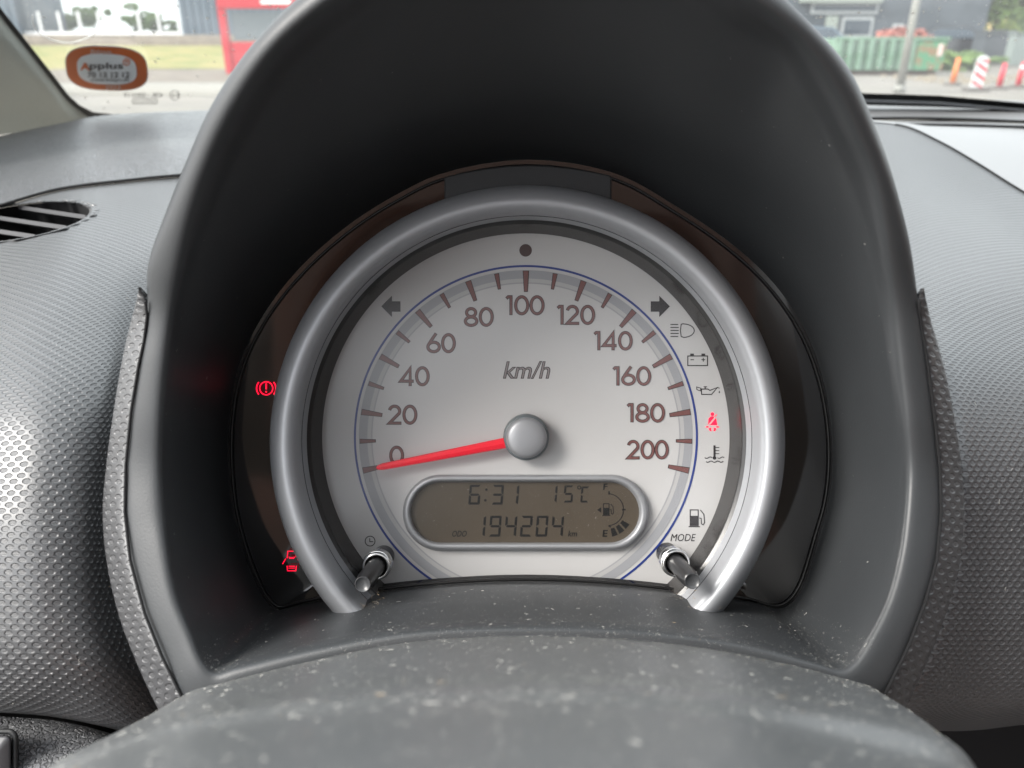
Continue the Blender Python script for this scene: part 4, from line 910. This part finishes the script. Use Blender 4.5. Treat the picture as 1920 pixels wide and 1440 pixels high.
# red framed kiosk on the left
def kiosk():
    Y = 24; a = E(424, 122, Y); b = E(600, 122, Y); m = mat('red painted steel', (.42, .015, .025), .4); g_ = mat('grey display panel', (.10, .12, .13), .3)
    t = thing('display_frame', 'bright red frame with grey panel left of the hood', 'display frame', (a.x, Y, 0)); z0 = a.z
    box('post', (a.x + .10, Y, 1.25), (.22, .18, 2.7), m, t, .02); box('post', (b.x, Y, 1.25), (.22, .18, 2.7), m, t, .02)
    box('lower_panel', ((a.x + b.x) / 2, Y, .5), (b.x - a.x - .1, .10, .9), m, t, .01); box('header', ((a.x + b.x) / 2, Y, 1.96), (b.x - a.x, .22, .32), m, t, .02)
    box('grey_panel', ((a.x + b.x) / 2 + .1, Y, 1.36), (b.x - a.x - .5, .06, .72), g_, t); box('grey_panel', ((a.x + b.x) / 2 + .1, Y + .02, 2.5), (b.x - a.x - .5, .06, .6), g_, t)
    q = Ink(); q.text('XXXXXX'.replace('X', 'n'), 487, 14, 545, 22); hz = mat('white lettering', (.8, .78, .75), .5)
    box('white_strip', (E(518, 14, Y - .13).x, Y - .125, 1.97), (.85, .01, .10), hz, t)
kiosk()
# leafy things
M_leaf = mat('green leaves', (.07, .13, .03), .7, cvar=(3, (.13, .20, .05), .35, .65)); M_leafy = mat('yellow green leaves', (.22, .27, .04), .7, cvar=(3, (.12, .18, .04), .4, .6)); M_bark = mat('bark', (.12, .09, .07), .9, bump=('noise', 20, .02, .6))
def crown(name, c, s, n, m, parent, ls=.16):
    vs, fs = [], []; cl_ = [(Vector((random.gauss(0, .45), random.gauss(0, .45), random.gauss(0, .42))), random.uniform(.25, .5)) for _ in range(14)]
    for _ in range(n):
        q, r = random.choice(cl_); d = Vector((random.gauss(0, 1), random.gauss(0, 1), random.gauss(0, 1))).normalized() * r * random.uniform(.6, 1)
        p = Vector(c) + Vector(((q + d).x * s[0], (q + d).y * s[1], (q + d).z * s[2]))
        a_ = Vector((random.gauss(0, 1), random.gauss(0, 1), random.gauss(0, 1))).normalized(); b_ = a_.orthogonal().normalized(); L_ = ls * random.uniform(.6, 1.3)
        b0 = len(vs); vs += [p - a_ * L_, p + b_ * L_ * .5, p + a_ * L_, p - b_ * L_ * .5]; fs.append((b0, b0 + 1, b0 + 2, b0 + 3))
    return mesh(name, vs, fs, m, parent, False)
def tree(label, x, y, z, h, s, n, m, name='tree', cat='tree', group=None, ls=.16):
    t = thing(name, label, cat, (x, y, z), group)
    tube('trunk', [(x, y, z), (x + .05, y, z + h * .35), (x - .05, y, z + h * .8)], .1, M_bark, t, 8, rads=[h * .035, h * .025, h * .008])
    for k in range(4): an = k * 1.6; tube('limb', [(x, y, z + h * (.3 + .08 * k)), (x + s * .5 * math.cos(an), y + s * .5 * math.sin(an), z + h * (.55 + .1 * k))], .1, M_bark, t, 6, rads=[h * .014, h * .005])
    crown('crown', (x, y, z + h * .62), (s, s, h * .42), n, m, t, ls)
for i, (px, h_, s_) in enumerate(((58, 3.6, 1.3), (98, 2.1, 1.1), (135, 1.6, .9), (178, 1.9, .9), (262, 1.6, 1.2), (305, 1.4, 1.2))):  # bushes added behind the glass in place of trees mirrored in it
    p = E(px, 60, 62); tree(['tall dark bush at the left end behind the glass front', 'second bush from the left behind the glass front', 'small bush behind the glass front above the hair curve', 'rounded bush mid way behind the glass front', 'low wide bush right of centre behind the glass front', 'lowest bush at the right end behind the glass front'][i], p.x, 62, 1.0, h_, s_, 1300, M_leaf, 'bush', 'bush', 'bushes behind the glass front')
# right: dark building
a = E(1400, 90, 42); b = E(1838, 90, 42)
w_ = []
for x0, x1, y0, y1 in ((1520, 1650, 4, 26), (1575, 1640, 32, 70), (1672, 1697, 45, 66)):
    p, q_ = E(x0, y1, 41.9), E(x1, y0, 41.9); w_.append((p.x, q_.x, p.z, q_.z))
tb = facade('dark_building', 'dark slate building with wide windows behind the green container', a.x, b.x, 42, 0, 5.5, M_dk, w_)
p, q_ = E(1545, 72, 41.8), E(1574, 30, 41.8); box('pale_panel', ((p.x + q_.x) / 2, 41.9, (p.z + q_.z) / 2), (q_.x - p.x, .1, q_.z - p.z), M_pale, tb)
p, q_ = E(1500, 3, 41.8), E(1655, -5, 41.8); box('fascia', ((p.x + q_.x) / 2, 41.8, (p.z + q_.z) / 2), (q_.x - p.x, .3, .25), M_pale, tb)
# yellow house at the far right
a = E(1880, 60, 60); h = thing('yellow_house', 'pale yellow house with brown roof at the far right', 'house', (a.x + 3, 60, 0))
box('wall', (a.x + 4, 63, 1.6), (7, 6, 3.2), mat('yellow render', (.55, .42, .2), .8), h)
zr = 3.2; mesh('roof', [Vector((a.x - .2, 59.5, zr)), Vector((a.x + 8, 59.5, zr)), Vector((a.x + 8, 66.5, zr)), Vector((a.x - .2, 66.5, zr)), Vector((a.x + .6, 63, zr + 1.7)), Vector((a.x + 7.5, 63, zr + 1.7))], [(0, 1, 5, 4), (2, 3, 4, 5), (1, 2, 5), (3, 0, 4), (0, 3, 2, 1)], mat('brown roof tiles', (.20, .15, .13), .8), h, False)
box('window', (a.x + 1.6, 59.95, 1.7), (1.1, .12, 1.1), M_fr, h)
for px, yy, h_, s_, m_, lb in ((1862, 50, 5.5, 2.6, M_leaf, 'dense green tree right of the dark building'), (1905, 54, 6.0, 2.2, M_leaf, 'green tree above the yellow house roof')):
    p = E(px, 60, yy); tree(lb, p.x, yy, 0, h_, s_, 3500, m_, ls=.2)
for px, lb in ((1850, 'clipped yellow green hedge right of the dark building'), (1912, 'small hedge in front of the yellow house')):
    p = E(px, 60, 44); t = thing('hedge', lb, 'hedge', (p.x, 44, 0)); crown('foliage', (p.x, 44, .85), (1.0, .6, .9), 2500, M_leafy, t, .12)
for px, y_, s_, hh in ((1805, 30, 1.3, .35), (1780, 29, .8, .3)):
    p = E(px, 100, y_); t = thing('shrub', 'low green growth %s' % ('beside the orange post' if px > 1800 else 'at the right end of the green container'), 'shrub', (p.x, y_, 0)); crown('foliage', (p.x, y_, hh), (s_, .8, hh), 1800, M_leaf, t, .09)
# bins / dark box
p = E(1860, 90, 34); t = thing('waste_container', 'dark grey waste container below the hedge', 'container', (p.x, 34, 0)); mg = mat('dark grey steel', (.05, .06, .07), .5)
box('body', (p.x, 34, .65), (1.15, 1.0, 1.1), mg, t, .03); box('lid', (p.x, 34, 1.26), (1.22, 1.06, .10), mg, t, .02)
p = E(1908, 90, 32); t = thing('utility_box', 'grey green utility box at the right edge', 'utility box', (p.x, 32, 0)); mg = mat('grey green steel', (.16, .19, .18), .5)
box('cabinet', (p.x + .2, 32, .62), (1.0, .5, 1.1), mg, t, .02); box('cap', (p.x + .2, 32, 1.2), (1.1, .6, .06), mg, t, .01)
# green skip
def skip():
    Y = 25.5; a = E(1562, 125, Y); b = E(1768, 130, Y); L_ = b.x - a.x; mg = mat('faded green paint', (.10, .19, .12), .55, cvar=(3, (.16, .25, .19), .3, .6)); mr = mat('rusted green paint', (.07, .22, .12), .7, cvar=(5, (.22, .14, .08), .45, .6))
    t = thing('skip_container', 'long green ribbed steel skip behind the lamp post', 'skip container', ((a.x + b.x) / 2, Y, 0))
    box('body', ((a.x + b.x) / 2, Y + .8, .58), (L_, 1.5, .90), mg, t, .02); box('top_rail', ((a.x + b.x) / 2, Y + .03, 1.03), (L_ + .06, .14, .10), mg, t, .01)
    n = 11
    for i in range(n):
        if i < 8: box('rib', (lerp(a.x + .1, b.x - .1, i / (n - 1)), Y - .01, .57), (.14, .16, .84), mg, t, .02)
    box('rusty_panel', (lerp(a.x, b.x, .85), Y + .0, .55), (L_ * .26, .14, .8), mr, t, .01, label='rust stained end panel'); box('skid', ((a.x + b.x) / 2, Y + .4, .08), (L_ * .96, .25, .14), mat('rusty brown steel', (.16, .11, .08), .8), t)
    box('warning_mark', (b.x - .25, Y - .09, .72), (.14, .02, .34), mat('white tag', (.6, .45, .42), .6), t)
skip()
p = E(1690, 72, 27.5); o = crown('tarpaulin', (p.x, 27.2, 1.08), (.75, .5, .25), 900, mat('red plastic sheeting', (.35, .12, .09), .6), None, .14); tagit(o, 'crumpled red sheeting heaped on the green skip', 'tarpaulin')
# lamp post
b = E(1688, 160, 17.5); m = mat('galvanised steel', (.20, .20, .18), .5, metal=.2)
t = thing('lamp_post', 'tall grey steel lamp post in front of the green skip', 'lamp post', (b.x, 17.5, 0)); tube('pole', [(b.x, 17.5, 0), (b.x, 17.5, 1.3), (b.x, 17.5, 5.6)], .1, m, t, 12, rads=[.09, .08, .06]); tube('pole_foot', [(b.x, 17.5, 0), (b.x, 17.5, .16)], .12, m, t, 12)
box('lamp_head', (b.x - .4, 17.5, 5.65), (.9, .22, .12), m, t, .03)
# posts and marker
M_or2 = mat('orange plastic', (.60, .16, .04), .5); M_rd = mat('red plastic', (.5, .03, .05), .5); M_wh = mat('white reflective', (.6, .6, .6), .4); M_blk = mat('rubber foot', (.12, .11, .10), .8)
def post(px, py, htop, m, label, lean=0, band=True):
    lean *= .1
    Y = CAMP.z / max(1e-3, math.tan(PITCH - math.atan((720 - py) / F))); b = E(px, py, Y); x = b.x
    top = E(px, htop, Y).z; t = thing('marker_post', label, 'marker post', (x, Y, 0), 'posts round the roadworks')
    tube('post', [(x, Y, .06), (x + lean, Y, top)], .07, m, t, 12, rads=[.065, .05])
    if band: tube('reflective_band', [(x + lean * .72, Y, top * .72), (x + lean * .86, Y, top * .86)], .06, M_wh, t, 12)
    tube('foot', [(x, Y, 0), (x, Y, .06)], .2, M_blk, t, 12)
post(1785, 160, 108, M_or2, 'orange marker post left of the striped panel', .22, False); post(1872, 167, 118, M_rd, 'plain red marker post right of the striped panel', .18, False); post(1907, 165, 116, M_rd, 'red marker post with white band at the right edge', .2)
def marker():
    px, py = 1829, 171; Y = CAMP.z / math.tan(PITCH - math.atan((720 - py) / F)); b = E(px, py, Y); x = b.x; top = E(px, 104, Y).z; wd = .25; h_ = top - .05; le = .03
    t = thing('striped_panel', 'white hazard panel with red diagonal stripes among the marker posts', 'hazard panel', (x, Y, 0))
    def q(u, v, dy=0): return Vector((x + le * v + (u - .5) * wd, Y + dy, .05 + h_ * v))
    pts = [(0, 0), (1, 0), (1, .86), (.85, .95), (.5, 1), (.15, .95), (0, .86)]
    n = len(pts); vs = [q(*p_) for p_ in pts] + [q(*p_, .05) for p_ in pts]
    mesh('panel', vs, [tuple(range(n)), tuple(range(2 * n - 1, n - 1, -1))] + [(i, n + i, n + (i + 1) % n, (i + 1) % n) for i in range(n)], M_wh, t, False)
    for k in range(4):
        v0 = -.05 + k * .27; ps = [(0, v0 + .22), (1, v0), (1, v0 + .11), (0, v0 + .33)]; ps = [(u, max(.01, min(.9, v))) for u, v in ps]
        mesh('red_stripe', [q(u, v, -.006) for u, v in ps], [(0, 1, 2, 3)], M_rd, t, False)
    box('foot', (x, Y, .04), (.5, .3, .07), M_blk, t, .01)
marker()
# rubble by the posts
vs, fs = [], []
for k in range(160):
    p = E(random.uniform(1760, 1960), 100, 1); x, y = random.uniform(11.0, 17.5), random.uniform(20.5, 25); s = random.uniform(.05, .17)
    b0 = len(vs); vs += [Vector((x + s * math.cos(a_) * random.uniform(.6, 1), y + s * math.sin(a_), 0.0)) for a_ in (0, 1.2, 2.5, 3.8, 5.1)] + [Vector((x, y, s * .7))]; fs += [(b0 + i, b0 + (i + 1) % 5, b0 + 5) for i in range(5)]
o = mesh('rubble', vs, fs, mat('sandy rubble', (.17, .145, .11), .9), None, False, org=vs[0]); tagit(o, 'sandy rubble and slabs behind the marker posts', 'rubble', kind='stuff')
# cars
def car(x, y, m, label, rz=0):
    t = thing('parked_car', label, 'car', (x, y, 0), 'parked cars')
    side = [(-2.05, .30), (-2.1, .62), (-1.95, .86), (-1.1, .98), (-.55, 1.42), (.75, 1.46), (1.45, 1.08), (1.95, .98), (2.08, .66), (2.05, .30)]
    def X(px_, py_, pz): c, s = math.cos(rz), math.sin(rz); return Vector((x + px_ * c - py_ * s, y + px_ * s + py_ * c, pz))
    n = len(side); vs = []
    for w_, k in ((-.84, 0), (-.86, 1), (.86, 1), (.84, 0)):
        for sx, sz in side: tp = max(0, (sz - .95) / .5); vs.append(X(sx * (1 if k else .985), w_ * (1 - .2 * tp), sz if k else sz * .98 + .01))
    fs = [(r * n + i, r * n + (i + 1) % n, (r + 1) * n + (i + 1) % n, (r + 1) * n + i) for r in range(3) for i in range(n)] + [tuple(range(n))[::-1], tuple(range(3 * n, 4 * n))]
    mesh('body', vs, fs, m, t, False)
    for sgn in (-1, 1):
        wv = [(-.95, 1.0), (-.52, 1.36), (.68, 1.38), (1.2, 1.04)]
        mesh('side_window', [X(a_, sgn * (.875 - .17 * max(0, (b_ - .95) / .5)), b_) for a_, b_ in wv], [(0, 1, 2, 3)], M_wn, t, False)
        for wx in (-1.3, 1.3):
            wl = tube('wheel', [X(wx, sgn * .70, .31), X(wx, sgn * .89, .31)], .31, M_rubber, t, 20); tube('rim', [X(wx, sgn * .892, .31), X(wx, sgn * .90, .31)], .19, m_rim, wl, 14)
    for ly in (-.6, .6): box('headlight', X(-2.08, ly, .68), (.08, .3, .14), M_wh, t, .01, rz=rz)
    mesh('windscreen', [X(-1.06, -.70, 1.005), X(-1.06, .70, 1.005), X(-.60, .60, 1.39), X(-.60, -.60, 1.39)], [(0, 1, 2, 3)], M_wn, t, False)
m_rim = mat('alloy rim', (.45, .45, .46), .3, metal=.8)
p = E(1775, 90, 36); car(p.x, 36, mat('black car paint', (.012, .014, .018), .2, coat=1), 'black parked car behind the right end of the green skip', R(170))
p = E(1520, 90, 33); car(p.x, 33, mat('steel blue car paint', (.10, .14, .18), .25, coat=1), 'blue grey parked car beside the hood edge', R(175))
